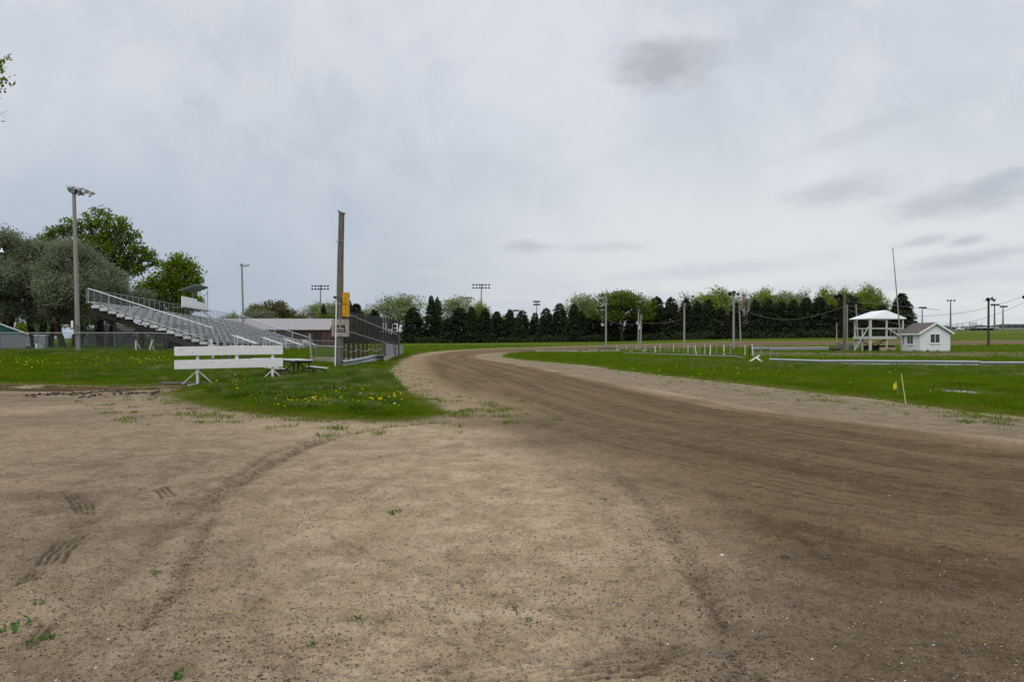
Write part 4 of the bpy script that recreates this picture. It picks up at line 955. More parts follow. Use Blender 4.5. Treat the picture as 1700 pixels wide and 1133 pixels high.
for q in ((7.2, .9), (7.2, -.7)):
    mb = MB(); mb.tube([(q[0], q[1], ZB), (q[0], q[1], ZB + 2.2)], .035, 6); mb.build('post', M['galv'], an)
mb = MB(); mb.bar((5., -.5, ZB), (6.2, -1.9, ZB - 1.3), .05, .1); mb.bar((5.5, -.5, ZB), (6.7, -1.9, ZB - 1.3), .05, .1)
for k in range(5): p = Vector((5., -.5, ZB)).lerp(Vector((6.2, -1.9, ZB - 1.3)), (k + .5) / 5); mb.bar(p, p + Vector((.5, 0, 0)), .12, .03)
mb.build('steps', M['greywhite'], an)
# light shed wall / doors in the shade under the stand
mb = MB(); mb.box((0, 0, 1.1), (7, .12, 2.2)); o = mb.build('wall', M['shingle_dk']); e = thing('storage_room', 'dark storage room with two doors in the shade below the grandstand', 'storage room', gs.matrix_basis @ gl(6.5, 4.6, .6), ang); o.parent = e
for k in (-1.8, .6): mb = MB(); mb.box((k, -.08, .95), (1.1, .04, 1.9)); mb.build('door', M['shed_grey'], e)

# ================================================================== FENCES
def chain_fence(name, label, pts, h, hpost, m=M['link'], step=3.05, post_m=M['galv_dk'], r=.03, top_rail=True, mid=False):
    e = thing(name, label, 'fence', (pts[0][0], pts[0][1], tz(*pts[0]))); o0 = e.location.copy()
    P = []
    for a, b in zip(pts, pts[1:]):
        n = max(1, round(math.dist(a, b) / step))
        for i in range(n): P.append((a[0] + (b[0] - a[0]) * i / n, a[1] + (b[1] - a[1]) * i / n))
    P.append(pts[-1]); B = [Vector((x, y, tz(x, y))) - o0 for x, y in P]; T = [p + Vector((0, 0, h)) for p in B]
    for p in B:
        mb = MB(); mb.tube([p - Vector((0, 0, .2)), p + Vector((0, 0, hpost))], r, 8); mb.build('post', post_m, e)
    if top_rail: mb = MB(); mb.tube(T, .024, 6, True); mb.build('top_rail', M['galv'], e)
    if mid: mb = MB(); mb.tube([p + Vector((0, 0, h * .5)) for p in B], .016, 5); mb.build('mid_rail', M['galv'], e)
    uvsheet('wire_mesh', B, T, m, e); return e
chain_fence('chain_link_fence', 'waist high chain link fence running in front of the willows and grandstand', [XY(-330, 50.5), XY(0, 50.5), XY(255, 50.), XY(345, 49.5)], 1.38, 1.42)
chain_fence('chain_link_fence', 'lower wire fence further back, crossing the shade under the grandstand', [XY(120, 70), XY(300, 72)], 1.25, 1.3)
chain_fence('chain_link_fence', 'short chain link fence behind the concrete kerb left of the tall wooden pole', [XY(525, 47), XY(556, 47), XY(600, 48)], 1.05, 1.1, step=1.2)
x, y = XY(518, 42.); e = thing('fence_post', 'tall lone steel post behind the right end of the dark picnic table', 'post', (x, y, tz(x, y))); mb = MB(); mb.tube([(0, 0, -.2), (-.12, 0, 1.72)], .055, 10); mb.build('post', M['galv'], e); mb = MB(); lathe(mb, [(.06, 1.72), (.06, 1.78), (0, 1.80)], 10, Matrix.Translation((-.12, 0, 0))); mb.build('post_cap', M['galv'], e)
chain_fence('chain_link_fence', 'wire fence continuing behind the stairs to the foot of the barn', [XY(500, 88), XY(555, 86)], 1.15, 1.2, step=2.2)
# concrete kerb wall
def slab(name, label, a, b, th, z0_, z1, m, cat):
    c = ((a[0] + b[0]) / 2, (a[1] + b[1]) / 2, tz((a[0] + b[0]) / 2, (a[1] + b[1]) / 2)); an_ = math.atan2(b[1] - a[1], b[0] - a[0])
    mb = MB(); mb.box((0, 0, (z0_ + z1) / 2), (math.dist(a, b), th, z1 - z0_)); o = mb.build(name, m, bevel=.015); o.location = c; o.rotation_euler[2] = an_; return tag(o, label, cat)
slab('concrete_kerb', 'low stained concrete kerb between the dark picnic table and the tall pole', XY(521, 46), XY(600, 44.), .25, -.3, .40, M['concrete'], 'kerb')

# posts of the catch fence and its tall mesh
cf = thing('catch_fence', 'tall dark mesh catch fence on brown posts beside the guard rail', 'fence', (-9.0, 38.6, 0))
C0 = Vector((-9.0, 38.6, 0)); A0, A1 = Vector((-9.05, 38.6, 0)), Vector((-9.35, 58, 0))
n = 14
for i in range(n + 1):
    p = A0.lerp(A1, i / n); p.z = tz(p.x, p.y); q = p - C0
    mb = MB(); mb.box(q + Vector((0, 0, .55)), (.10 if i < 6 else .08, .06, 1.7)); mb.build('post', M['post_brown'] if i < 6 else M['wood_pole'], cf)
    mb = MB(); mb.tube([q + Vector((-.2, 0, 0)), q + Vector((-.2, 0, 3.15))], .035, 6); mb.build('pole', M['black'], cf)
hh = lambda y: 3.05
B_ = [A0 - C0 + Vector((-.2, 0, 1.3)), A1 - C0 + Vector((-.2, 0, 1.3))]; B2 = [Vector((-9.5, 58, .9)) - C0, Vector((-11.7, 74, 1.)) - C0]
uvsheet('wire_mesh', B_, [b + Vector((0, 0, 1.85)) for b in B_], M['link_dk'], cf); uvsheet('wire_mesh', [b + Vector((-.25, .3, 0)) for b in B_], [b + Vector((-.25, .3, 1.8)) for b in B_], M['link_dk'], cf)
uvsheet('wire_mesh', B2, [b + Vector((0, 0, 2.25)) for b in B2], M['link_dk'], cf)
for i in range(9):
    p = B2[0].lerp(B2[1], i / 8); mb = MB(); mb.tube([p - Vector((0, 0, .9)), p + Vector((0, 0, 2.3))], .035, 6); mb.build('pole', M['black'], cf)
for h_, sg2 in ((3.0, .35), (2.05, .30)):
    P = []
    for i in range(0, n + 1):
        p = A0.lerp(A1, i / n) - C0; p.z = h_ * (1 - .0 * i) - (.04 if i % 2 else 0); p.z -= (.055 if h_ > 2 else .06) * 1.4 * i; P.append(p + Vector((.12, 0, 0)))
    mb = MB(); mb.tube(P, .022, 6); mb.build('cable', M['rope'], cf)
P = [Vector((-.12 + .0 * i, -.55 + 1.2 * i, .86 + (.13 if i % 3 == 1 else 0) - .012 * i)) for i in range(16)]; mb = MB(); mb.tube(P, .024, 6); mb.build('cable', M['rope'], cf)

# guard rail profile swept along a path
def wbeam(path, h=.31, dpt=.11, face=1):
    prof = [(0, -.5), (.75, -.38), (1, -.30), (.85, -.20), (.05, -.04), (.05, .04), (.85, .20), (1, .30), (.75, .38), (0, .5)]
    mb = MB(); vs = []; fs = []; m_ = len(prof); back = .004
    for i, p in enumerate(path):
        d = (path[min(i + 1, len(path) - 1)] - path[max(i - 1, 0)]).normalized(); nrm = Vector((d.y, -d.x, 0)).normalized() * face; up = Vector((0, 0, 1))
        for s_ in (0, 1):
            for a, b in prof: vs.append(p + nrm * (a * dpt - s_ * .006) + up * (b * h))
    k2 = 2 * m_
    for i in range(len(path) - 1):
        for s_ in (0, 1):
            for j in range(m_ - 1):
                a = i * k2 + s_ * m_ + j; fs.append((a, a + 1, a + 1 + k2, a + k2))
        fs += [(i * k2, i * k2 + m_, (i + 1) * k2 + m_, (i + 1) * k2), (i * k2 + m_ - 1, i * k2 + 2 * m_ - 1, (i + 1) * k2 + 2 * m_ - 1, (i + 1) * k2 + m_ - 1)]
    for e_ in (0, (len(path) - 1) * k2):
        for j in range(m_ - 1): fs.append((e_ + j, e_ + j + 1, e_ + m_ + j + 1, e_ + m_ + j))
    return mb.add(vs, fs)
def guard_rail(label, path, posts=True, ph=.7, step=1.9, face=1, m=None, h=.31, beams=1):
    o0 = path[0].copy(); e = thing('guard_rail', label, 'guard rail', o0); Pp = [p - o0 for p in path]
    for b_ in range(beams): wbeam([p + Vector((0, 0, -.40 * b_)) for p in Pp], h, face=face).build('rail', m or M['galv'], e)
    if posts:
        tot = 0
        for a, b in zip(path, path[1:]):
            n = max(1, round((b - a).length / step))
            for i in range(n):
                p = a.lerp(b, (i + .5) / n); z = tz(p.x, p.y) - .1; mb = MB(); t_ = p.z + .12
                nn = Vector(((b - a).y, -(b - a).x, 0)).normalized() * -face * .09
                mb.box(Vector((p.x, p.y, (z + t_) / 2)) + nn - o0, (.12, .15, t_ - z)); mb.build('post', M['wood_pole'], e)
    return e
guard_rail('pale guard rail starting at the foot of the tall wooden pole', [PT(567.5, 605, 37.3), PT(585, 602.5, 40.5), PT(605, 598.5, 44.), PT(620, 594.5, 48.), PT(639, 593.5, 54)], ph=.5, face=1, h=.40)
guard_rail('lower second guard rail half sunk in grass below the pale one', [PT(608, 606, 44.5), PT(625, 600.5, 49), PT(640, 597, 54)], posts=False, h=.26)
guard_rail('long straight guard rail crossing the right side in front of the hut', [PT(1278, 599.5, 46), PT(1310, 600.5, 44.8), PT(1364, 602.3, 43.4), PT(1400, 602.2, 43), PT(1480, 602.8, 41.8), PT(1560, 603.4, 41), PT(1625, 604., 40.4), PT(1629, 605.2, 40.3), PT(1700, 605.5, 40), PT(1860, 606.5, 38.8)], step=4.6, ph=.6)
guard_rail('shorter guard rail further back, left of the thick utility pole', [PT(1247, 579.6, 74), PT(1375, 578.8, 74)], step=5)
guard_rail('fallen bent guard rail lying along the row of fence posts', [PT(1036, 587.8, 76), PT(1085, 590, 68), PT(1130, 591.5, 63), PT(1180, 593.6, 59), PT(1222, 595, 56), PT(1240, 598.6, 54)], posts=False, h=.36, m=M['galv_dk'])
# grey wall of corrugated sheets on a concrete base, brown board wall behind
wa = Vector((-8.55, 48.8, 0)); wb = Vector((-11.2, 74, 0)); o0 = wa.copy(); e = thing('sheet_metal_wall', 'low grey sheet metal wall on a concrete base along the outside of the track', 'wall', wa)
zt = lambda t: (Zof(571.2, 48.8) * (1 - t) + Zof(574, 74) * t); zm = lambda t: (Zof(592, 48.8) * (1 - t) + Zof(585.5, 74) * t)
mb = MB(); N_ = 90; vs = []; fs = []
for i in range(N_ + 1):
    t = i / N_; p = (wb - wa) * t; nx = .022 if i % 2 else -.022; vs += [p + Vector((nx + .05, 0, zm(t))), p + Vector((nx + .05, 0, zt(t)))]
fs = [(2 * i, 2 * i + 2, 2 * i + 3, 2 * i + 1) for i in range(N_)]; mb.add(vs, fs); mb.add([v - Vector((.06, 0, 0)) for v in vs], [f[::-1] for f in fs]); mb.build('sheeting', M['sheet'], e)
mb = MB(); mb.bar(Vector((0, 0, (zm(0) - .6) / 2)), wb - wa + Vector((0, 0, (zm(1) - .6) / 2)), .22, zm(0) + .6); mb.build('concrete_base', M['concrete_lt'], e)
mb = MB(); p = (wb - wa) * .6; mb.box(p + Vector((.12, 0, .6)), (.06, .08, 1.6)); mb.build('post', M['galv_dk'], e)
bw = thing('board_wall', 'red brown board wall rising behind the grey sheet metal wall', 'wall', (-11.0, 62, 0))
mb = MB()
for i in range(22):
    t = i / 21; p = Vector((0, 0, 0)).lerp(Vector((-.9, 13, 0)), t); top_ = Zof(552 + 13 * t * t, 62 + 13 * t); mb.box(p + Vector((0, 0, top_ / 2)), (.05, .60, top_))
mb.build('boards', M['barn_wall'], bw)
mb = MB()
for i in range(7):
    t = i / 6; p = Vector((.12, 0, 0)).lerp(Vector((-.78, 13, 0)), t); top_ = Zof(551 + 13 * t * t, 62 + 13 * t); mb.box(p + Vector((0, 0, top_ / 2)), (.12, .12, top_ + .15)); mb.box(p + Vector((.15, 0, top_ + .05)), (.5, .3, .08), Matrix.Rotation(R(20), 3, 'Y'))
mb.build('post', M['wood_pole'], bw)
# flag stand with white framed openings
fs_ = thing('flag_stand', 'small raised flag stand with white framed openings and a dark lamp on top', 'flag stand', (XY(648, 58)[0], 58, 0))
def fr(mb, cx, cz, w_, h_, y_, t_=.08):
    for a in (-1, 1): mb.box((cx + a * w_ / 2, y_, cz), (t_, .06, h_ + t_)); mb.box((cx, y_, cz + a * h_ / 2), (w_ - t_, .055, t_))
s_ = 58 / F
mb = MB(); fr(mb, 7.5 * s_, Zof(544.7, 58), 8 * s_, 13 * s_, 0); mb.box((7.5 * s_, 0, Zof(545, 58)), (8 * s_ - .08, .05, .06)); mb.build('frame', M['white_new'], fs_)
mb = MB(); mb.box((7.5 * s_, .03, Zof(541.5, 58)), (7.4 * s_, .03, 5.6 * s_)); mb.build('opening', M['dark'], fs_); mb = MB(); mb.box((7.5 * s_, .03, Zof(548, 58)), (7.4 * s_, .03, 5 * s_)); mb.build('lower_panel', M['barn_wall'], fs_)
mb = MB(); fr(mb, -9.5 * s_, Zof(541, 58), 6 * s_, 7 * s_, .1, .07); mb.build('frame', M['white_new'], fs_)
mb = MB(); mb.box((-1 * s_, .1, Zof(540.5, 58)), (8 * s_, .3, 12 * s_)); mb.build('lamp_housing', M['black'], fs_); mb = MB(); mb.tube([(0, .1, Zof(534, 58)), (0, -.2, Zof(533, 58))], .2, 10); mb.build('lamp', M['black'], fs_)
mb = MB(); mb.box((-.05, .5, Zof(551, 58)), (1.5, 1.2, .1)); mb.build('platform', M['ply'], fs_)
for k in (-.7, .6): mb = MB(); mb.box((k, .5, Zof(551, 58) / 2 - .1), (.12, .12, Zof(551, 58) + .1)); mb.build('post', M['wood_pole'], fs_)
# far end of the wire fence in the infield: row of thin posts with wire
def px_post(mbname, px, pyb, pyt, w_px, m, parent, o0, lean=0.):
    x, y = G(px, pyb); b = Vector((x, y, tz(x, y))); h_ = (pyb - pyt) * y / F; w_ = w_px * y / F
    mb = MB(); mb.bar(b - o0 - Vector((0, 0, .15)), b - o0 + Vector((lean * h_, 0, h_)), w_, w_ * .8); return mb.build(mbname, m, parent), b
X0, Y0 = G(1024, 582.5); o0 = Vector((X0, Y0, tz(X0, Y0)))
wf = thing('post_and_wire_fence', 'long row of thin grey posts strung with wire across the infield', 'fence', o0); tops = []
g = np.random.default_rng(4)
for i, px in enumerate([1024, 1030, 1035, 1040, 1045, 1050, 1056, 1062, 1068, 1072, 1080, 1088, 1096, 1104, 1111, 1118, 1127, 1134, 1142, 1151, 1161, 1170, 1190, 1212, 1237, 1264, 1279]):
    f = (px - 1024) / 255; pb = 582.5 + 13 * f ** 1.0; pt = 573.0 - 1.5 * f + g.uniform(-1, 1)
    o, b = px_post('post', px, pb, pt, 1.1 + .7 * f, M['greypost'] if i % 3 else M['greywhite'], wf, o0, g.uniform(-.06, .06)); tops.append(b - o0 + Vector((0, 0, (pb - pt) * b.y / F * .8)))
for k in (1., .45):
    mb = MB(); mb.tube([Vector((p.x, p.y, p.z * k if True else 0)) for p in tops], .012, 4); mb.build('wire', M['cable'], wf)
for px, pb, pt, ln, lab in [(1088, 589, 575, -.05, 'first white stake counted from the left of the post row'), (1157, 591.5, 573.5, -.2, 'white stake leaning left above the fallen guard rail'), (1179, 593, 573, .02, 'upright white stake left of the crossed dark brace'), (1202, 592, 573, -.02, 'white stake carrying a dark slanting brace'), (1251, 594, 571.5, -.12, 'white stake leaning above the crossed white planks')]:
    x, y = G(px, pb); z = tz(x, y); h_ = (pb - pt) * y / F; mb = MB(); mb.bar((0, 0, -.15), (ln * h_, 0, h_), .085, .07); o = mb.build('stake', M['white'], bevel=.01); o.location = (x, y, z); tag(o, lab, 'stake', 'white stakes along the post row')
x, y = G(1197, 593.5); mb = MB(); mb.bar((0, 0, 0), (14 * y / F, .2, 21 * y / F), .05); o = mb.build('brace', M['wood_pole']); o.location = (x, y, tz(x, y)); tag(o, 'dark slanting brace leaning on a white stake', 'brace')
x, y = G(1243, 596); mb = MB(); mb.bar((0, 0, 0), (3 * y / F, 0, 22 * y / F), .07); mb.bar((3 * y / F, 0, .7), (34 * y / F, 0, .72), .03); o = mb.build('brace', M['steel_brown']); o.location = (x, y, tz(x, y)); tag(o, 'rusty post and rod beside the gap between the guard rails', 'brace')
# crossed white planks in the gap
x, y = G(1252, 604); s_ = y / F; z = tz(x, y); cr = thing('crossed_planks', 'two white planks propped as a cross between the guard rails', 'planks', (x, y, z))
mb = MB(); mb.bar((-12 * s_, 0, .02), (9.5 * s_, .1, 13.5 * s_), .09, .05, (0, -1, .2)); mb.build('plank', M['white'], cr); mb = MB(); mb.bar((4 * s_, -.06, 9.6 * s_), (13.5 * s_, -.1, .05), .11, .05, (0, -1, .2)); mb.build('plank', M['white'], cr)

# ================================================================== WHITE BARRIER in front
x, y = G(328, 640.5); z = gz(x, y); s_ = y / F; bz = thing('barrier', 'white two-plank barrier on braced posts at the edge of the grass', 'barrier', (x, y, z))
bx_ = lambda px: (px - 328) * s_
zz = lambda py: (640.5 - py) * s_
BR = R(9)      # right end stands slightly farther away
def bp_(px, py, dy=0.): return Vector((bx_(px), bx_(px) * math.tan(BR) + dy, zz(py)))
for (l_, r_) in (((293.5, 585.5), (464, 583.3)), ((293.5, 607.8), (464, 604.6))):
    mb = MB(); n_ = 8; a, b = bp_(*l_, -.07), bp_(*r_, -.07)
    mb.bar(a, b, .045, .305, (0, 0, 1)); mb.build('plank', M['white'], bz, .006)
for i, px in enumerate((328, 389.5, 446.5)):
    mb = MB(); pb = 640.5 if i == 0 else (622 if i == 1 else 628)
    b = bp_(px, 640.5); b.z = gz(x + b.x, y + b.y) - z - .1 if i else -.1
    if i == 1: b.z = zz(600)
    t_ = bp_(px, 576.5 if i == 1 else 580); mb.bar(b, t_, .075 if i != 1 else .09); p_ = mb.build('post', M['rust_white'] if i == 0 else M['white'], bz)
    if i != 1:
        for sgn in (-1, 1):
            mb = MB(); mb.bar(Vector((b.x + sgn * 22 * s_, b.y + (.15 * sgn), b.z + .12)), Vector((b.x, b.y, zz(617))), .035); mb.build('brace', M['rust_white'], bz)
        mb = MB(); mb.bar(Vector((b.x, b.y - .7, b.z + .11)), Vector((b.x, b.y + .7, b.z + .11)), .05); mb.build('foot', M['rust_white'], bz)
# old sawhorse frame by the stand
x, y = G(226, 586); s_ = 48.5 / F; x = XY(240, 48.5)[0]; y = 48.5; z = tz(x, y); sh = thing('sawhorse', 'two white posts with braces leaning by the wire fence under the stand', 'sawhorse', (x, y, z))
for a, b in (((-14, 0), (-14.5, 22)), ((7, 0), (13, 23))): mb = MB(); mb.bar((a[0] * s_, 0, 0), (b[0] * s_, 0, b[1] * s_), .085); mb.build('post', M['greywhite'], sh)
mb = MB(); mb.bar((-5 * s_, 0, 3 * s_), (-11.5 * s_, 0, 17 * s_), .03); mb.bar((-5 * s_, 0, 2 * s_), (6 * s_, 0, 2 * s_), .04); mb.bar((13 * s_, 0, 12 * s_), (18 * s_, 0, 1 * s_), .03); mb.build('brace', M['greywhite'], sh)

# ================================================================== PICNIC TABLES
def plankset(n, w_, L_, th, gap, m, parent, name, loc, g, slope=0.):
    mb = MB(); tot = n * w_ + (n - 1) * gap
    for i in range(n): mb.box((loc[0] - tot / 2 + w_ / 2 + i * (w_ + gap), loc[1] + g.normal() * .006, loc[2] + g.normal() * .003), (w_, L_, th))
    return mb.build(name, m, parent, .006)
def picnic_table(label, px, py, d, rz, mt, mf, tilt=(0, 0)):
    x, y = XY(px, d); z = gz(x, y); e = thing('picnic_table', label, 'picnic table', (x, y, z), rz); e.rotation_euler = (tilt[0], tilt[1], rz); g = np.random.default_rng(int(px))
    plankset(5, .145, 1.83, .04, .008, mt, e, 'tabletop', (0, 0, .75), g)
    for sx_ in (-1, 1): plankset(2, .13, 1.83, .04, .01, mt, e, 'bench', (sx_ * .78, 0, .46), g)
    for sy in (-1, 1):
        mb = MB(); yy = sy * .62
        P = [(-.98, yy, -.02), (-.98, yy, .14), (-.93, yy, .28), (-.80, yy, .40), (-.6, yy, .425), (-.42, yy, .36), (-.30, yy, .2), (-.2, yy, .1), (.2, yy, .1), (.30, yy, .2), (.42, yy, .36), (.6, yy, .425), (.80, yy, .40), (.93, yy, .28), (.98, yy, .14), (.98, yy, -.02)]
        mb.tube(P, .022, 8); mb.build('leg', mf, e, smooth=True)
        mb = MB(); mb.tube([(-.30, yy, .72), (-.24, yy, .2), (-.2, yy, .1)], .022, 8); mb.tube([(.30, yy, .72), (.24, yy, .2), (.2, yy, .1)], .022, 8); mb.tube([(-.34, yy, .715), (.34, yy, .715)], .02, 8); mb.build('table_support', mf, e)
    mb = MB()
    for sx_ in (-1, 1): mb.bar((sx_ * .25, -.62, .3), (sx_ * .06, 0, .70), .03); mb.bar((sx_ * .25, .62, .3), (sx_ * .06, 0, .70), .03)
    mb.box((0, 0, .69), (.66, 1.7, .07)); mb.build('underframe_shade_slab', mf, e)  # black slab added to the braces deepens the shade under the tabletop
    return e
picnic_table('weathered picnic table with dark bent pipe legs in long grass beside the tall pole', 491.5, 0, 26.3, R(33), M['table'], M['black'])
picnic_table('white topped table behind the barrier, the taller of two', 385, 0, 41, R(70), M['white_new'], M['galv_dk'])
picnic_table('white topped table just beyond and right of the taller one', 402, 0, 46, R(55), M['white_new'], M['galv_dk'])
for px, py, L_, rz, lab in [(412, 597.5, 1.3, 12, 'left low white bench seen through the gap of the barrier'), (443, 596, 1.5, 16, 'right low white bench seen through the gap of the barrier')]:
    d = 37.; x, y = XY(px, d); z = tz(x, y); e = thing('low_bench', lab, 'bench', (x, y, z), R(rz), 'low white benches behind the barrier'); h_ = Zof(py, d) - z
    mb = MB(); mb.box((0, 0, h_), (L_, .28, .05)); mb.build('seat', M['white_new'], e, .008)
    for k in (-.4, .4): mb = MB(); mb.box((k * L_, 0, h_ / 2 - .05), (.05, .2, h_ - .05)); mb.build('leg', M['galv_dk'], e)
x, y = XY(352, 43); e = thing('leaning_post', 'short white post leaning behind the top plank of the barrier', 'post', (x, y, tz(x, y))); mb = MB(); mb.bar((.1, 0, -.1), (-.05, 0, 1.25), .07); mb.build('post', M['white'], e)
# ================================================================== BUILDINGS
def frame2(px, py, d):                 # corner point and the two wall directions shared by hut and tower
    x, y = XY(px, d); return Vector((x, y, tz(x, y)))
b_ = R(29.4); pv = Vector((math.cos(b_), -math.sin(b_), 0)); qv = Vector((math.sin(b_), math.cos(b_), 0))
gd = (pv * .85 + qv * .53).normalized(); sd2 = (-pv * .53 + qv * .85).normalized(); gang = math.atan2(gd.y, gd.x)
def gable_house(e, W_, L_, eave, ridge, mw, mr, over=.25, th=.1, ridge_along='y'):
    """gable end on local XZ plane y=0, width W_ along x, length L_ along y"""
    mb = MB(); mb.add([(0, 0, -.3), (W_, 0, -.3), (W_, 0, eave), (W_ / 2, 0, ridge), (0, 0, eave), (0, L_, -.3), (W_, L_, -.3), (W_, L_, eave), (W_ / 2, L_, ridge), (0, L_, eave)],
                      [(0, 1, 2, 3, 4), (9, 8, 7, 6, 5), (5, 0, 4, 9), (1, 6, 7, 2)]); w_ = mb.build('wall', mw, e)
    mb = MB(); sl = (ridge - eave) / (W_ / 2)
    for s_ in (-1, 1):
        x1 = W_ / 2 + s_ * (W_ / 2 + over); z1 = eave - over * sl
        a = [(W_ / 2, -over, ridge + .01), (x1, -over, z1 + .01), (x1, L_ + over, z1 + .01), (W_ / 2, L_ + over, ridge + .01)]
        vs = a + [(p[0], p[1], p[2] + th) for p in a]; mb.add(vs, [(0, 1, 2, 3), (4, 5, 6, 7), (0, 4, 5, 1), (1, 5, 6, 2), (2, 6, 7, 3)] if s_ > 0 else [(3, 2, 1, 0), (7, 6, 5, 4), (1, 5, 4, 0), (2, 6, 5, 1), (3, 7, 6, 2)])
    rf = mb.build('roof', mr, e); return w_, rf, sl
hut = frame2(1527.5, 588, 77); H_ = thing('hut', 'small white hut with brown shingled gable roof and two windows', 'hut', hut, gang)
mw = mat('white_hut_siding', (.78, .79, .80), .6, .03, 2, (.62, .62, .60), (.5, .5, 5), .006, 8, c2thr=(.62, .8))
w_, rf, sl = gable_house(H_, 3.3, 3.6, 2.22, 3.2, mw, M['shingle'])
mb = MB()
for s_ in (-1, 1):
    x1 = 1.65 + s_ * 1.92; mb.bar((1.65, -.28, 3.2 + .03), (x1, -.28, 3.2 - 1.92 * sl + .03), .03, .17, (0, -1, 0) if False else (0, 0, 1))
mb.bar((-.275, -.28, 3.2 - 1.925 * sl - .0), (-.275, 3.87, 3.2 - 1.925 * sl), .03, .15); mb.build('fascia', M['white_new'], rf)
mb = MB()
for k in range(13):
    mb.box((-.006, 1.8, .05 + .165 * k), (.012, 3.58, .012)); mb.box((1.65, -.006, .05 + .165 * k), (3.28, .012, .012))
mb.build('cladding_joint', M['greywhite'], w_)
glass = mat('dark_window_glass', (.03, .045, .045), .12, .2, 2, spec=.6)
def window(parent, c, w__, h__, face, n=2):
    q = Matrix.Rotation(face, 3, 'Z'); C_ = Vector(c)
    mb = MB(); 
    for a in (-1, 1): mb.box(C_ + q @ Vector((a * w__ / 2, 0, 0)), (.07, .05, h__ + .07), q); mb.box(C_ + q @ Vector((0, 0, a * h__ / 2)), (w__ - .07, .048, .07), q)
    mb.box(C_ + q @ Vector((0, -.003, 0)), (.06, .05, h__ - .07), q); mb.box(C_ + q @ Vector((0, -.03, -h__ / 2 - .06)), (w__ + .12, .1, .05), q); o = mb.build('window', M['white_new'], parent)
    mb = MB(); 
    for a in (-1, 1): mb.box(C_ + q @ Vector((a * w__ / 4, .0, 0)), (w__ / 2 - .065, .03, h__ - .07), q)
    mb.build('pane', glass, o); return o
window(H_, (1.62, -.02, 1.58), 1.05, .98, 0); window(H_, (-.02, 1.72, 1.45), 1.1, .98, -math.pi / 2)
mb = MB(); mb.box((-.03, 3.0, 1.35), (.06, .06, .9)); mb.box((-.06, 3.0, 1.75), (.1, .14, .25)); mb.build('meter', M['galv_dk'], H_)
# tower
tw = frame2(1444.7, 585, 81); T_ = thing('viewing_tower', 'open two-level white timber viewing tower with white gable roof', 'tower', tw, gang)
WT, LT = 3.75, 3.3; s_ = 81 / F; zd = Zof(560, 81) - tw.z; zr = Zof(545.5, 81) - tw.z; ze = Zof(528.5, 81) - tw.z; zp = Zof(515, 81) - tw.z
for (a, b) in ((0, 0), (WT / 2, 0), (WT, 0), (0, LT), (WT / 2, LT), (WT, LT)):
    mb = MB(); r_ = .1 if (a, b) != (0, 0) else .15; mb.box((a, b, (ze - .2) / 2), (r_ * 1.5, r_ * 1.5, ze + .2)); mb.build('post', M['greywhite'], T_)
mb = MB(); mb.box((-.0, LT / 2, (zr - .1) / 2), (.12, .12, zr)); mb.build('post', M['greywhite'], T_)
mb = MB(); mb.box((WT / 2, LT / 2, zd + .05), (WT + .3, LT + .3, .06)); mb.bar((-.1, -.16, zd - .1), (WT + .1, -.16, zd - .1), .06, .28); mb.bar((-.16, -.1, zd - .1), (-.16, LT + .1, zd - .1), .06, .28); mb.bar((-.1, LT + .16, zd - .1), (WT + .1, LT + .16, zd - .1), .06, .28); mb.bar((WT + .16, -.1, zd - .1), (WT + .16, LT + .1, zd - .1), .06, .28); mb.build('deck', M['greywhite'], T_)
mb = MB(); mb.bar((0, -.11, zr), (WT, -.11, zr), .05, .12); mb.bar((-.11, 0, zr), (-.11, LT, zr), .05, .12); mb.bar((0, LT + .1, zr), (WT, LT + .1, zr), .05, .12); mb.bar((WT * .55, -.1, zr - .05), (WT * .95, -.1, zd + .05), .05, .1); mb.build('handrail', M['greywhite'], T_)
mb = MB(); mb.bar((-.2, LT * .95, .05), (-.2, 0.05, zr + .1), .07, .14); mb.build('brace', M['white'], T_)
mb = MB(); mb.bar((0, LT, .1), (WT, LT, zd - .2), .08); mb.bar((WT, LT, .1), (0, LT, zd - .2), .08); mb.bar((WT / 2, 0.2, zd - .3), (WT / 2, LT, .3), .07); mb.build('cross_brace', M['wood_pole'], T_)
mb = MB(); ov = .55
sl = (zp - ze) / (WT / 2)
a = [(-.25, -.25, ze), (WT + .25, -.25, ze), (WT + .3, LT + ov, ze), (-.4, LT + ov, ze)]; rA, rB = (WT / 2, .1, zp), (WT / 2, LT * .98, zp - .05)
vs = a + [rA, rB]; mb.add(vs, [(0, 1, 4), (1, 2, 5, 4), (2, 3, 5), (3, 0, 4, 5)]); mb.add([(p[0], p[1], p[2] - .09) for p in a], [(3, 2, 1, 0)]); 
for i in range(4):
    j = (i + 1) % 4; mb.add([a[i], a[j], (a[j][0], a[j][1], ze - .09), (a[i][0], a[i][1], ze - .09)], [(3, 2, 1, 0)])
mb.build('roof', M['white_roof'], T_)
mb = MB(); mb.bar((WT + .25, .3, zd - .15), (WT + .6, 4., zd + 1.0), .25, .06); mb.bar((WT + .25, .8, zd + .7), (WT + .6, 4., zd + 1.0), .05, .1)
for k in range(4): mb.bar((WT + .2, .6 + k * .7, zd - .1), (WT + .2, .6 + k * .7, zd + .95), .08)
mb.build('stair', M['greywhite'], T_)
mb = MB(); mb.box((WT / 2 + .2, LT * .6, .35), (WT * .8, 1.6, .9)); o = mb.build('stored_pallets', M['bark_dk'], bevel=.08); o.location = tw; o.rotation_euler[2] = gang; tag(o, 'dark stack of stored timber below the tower deck', 'timber stack')
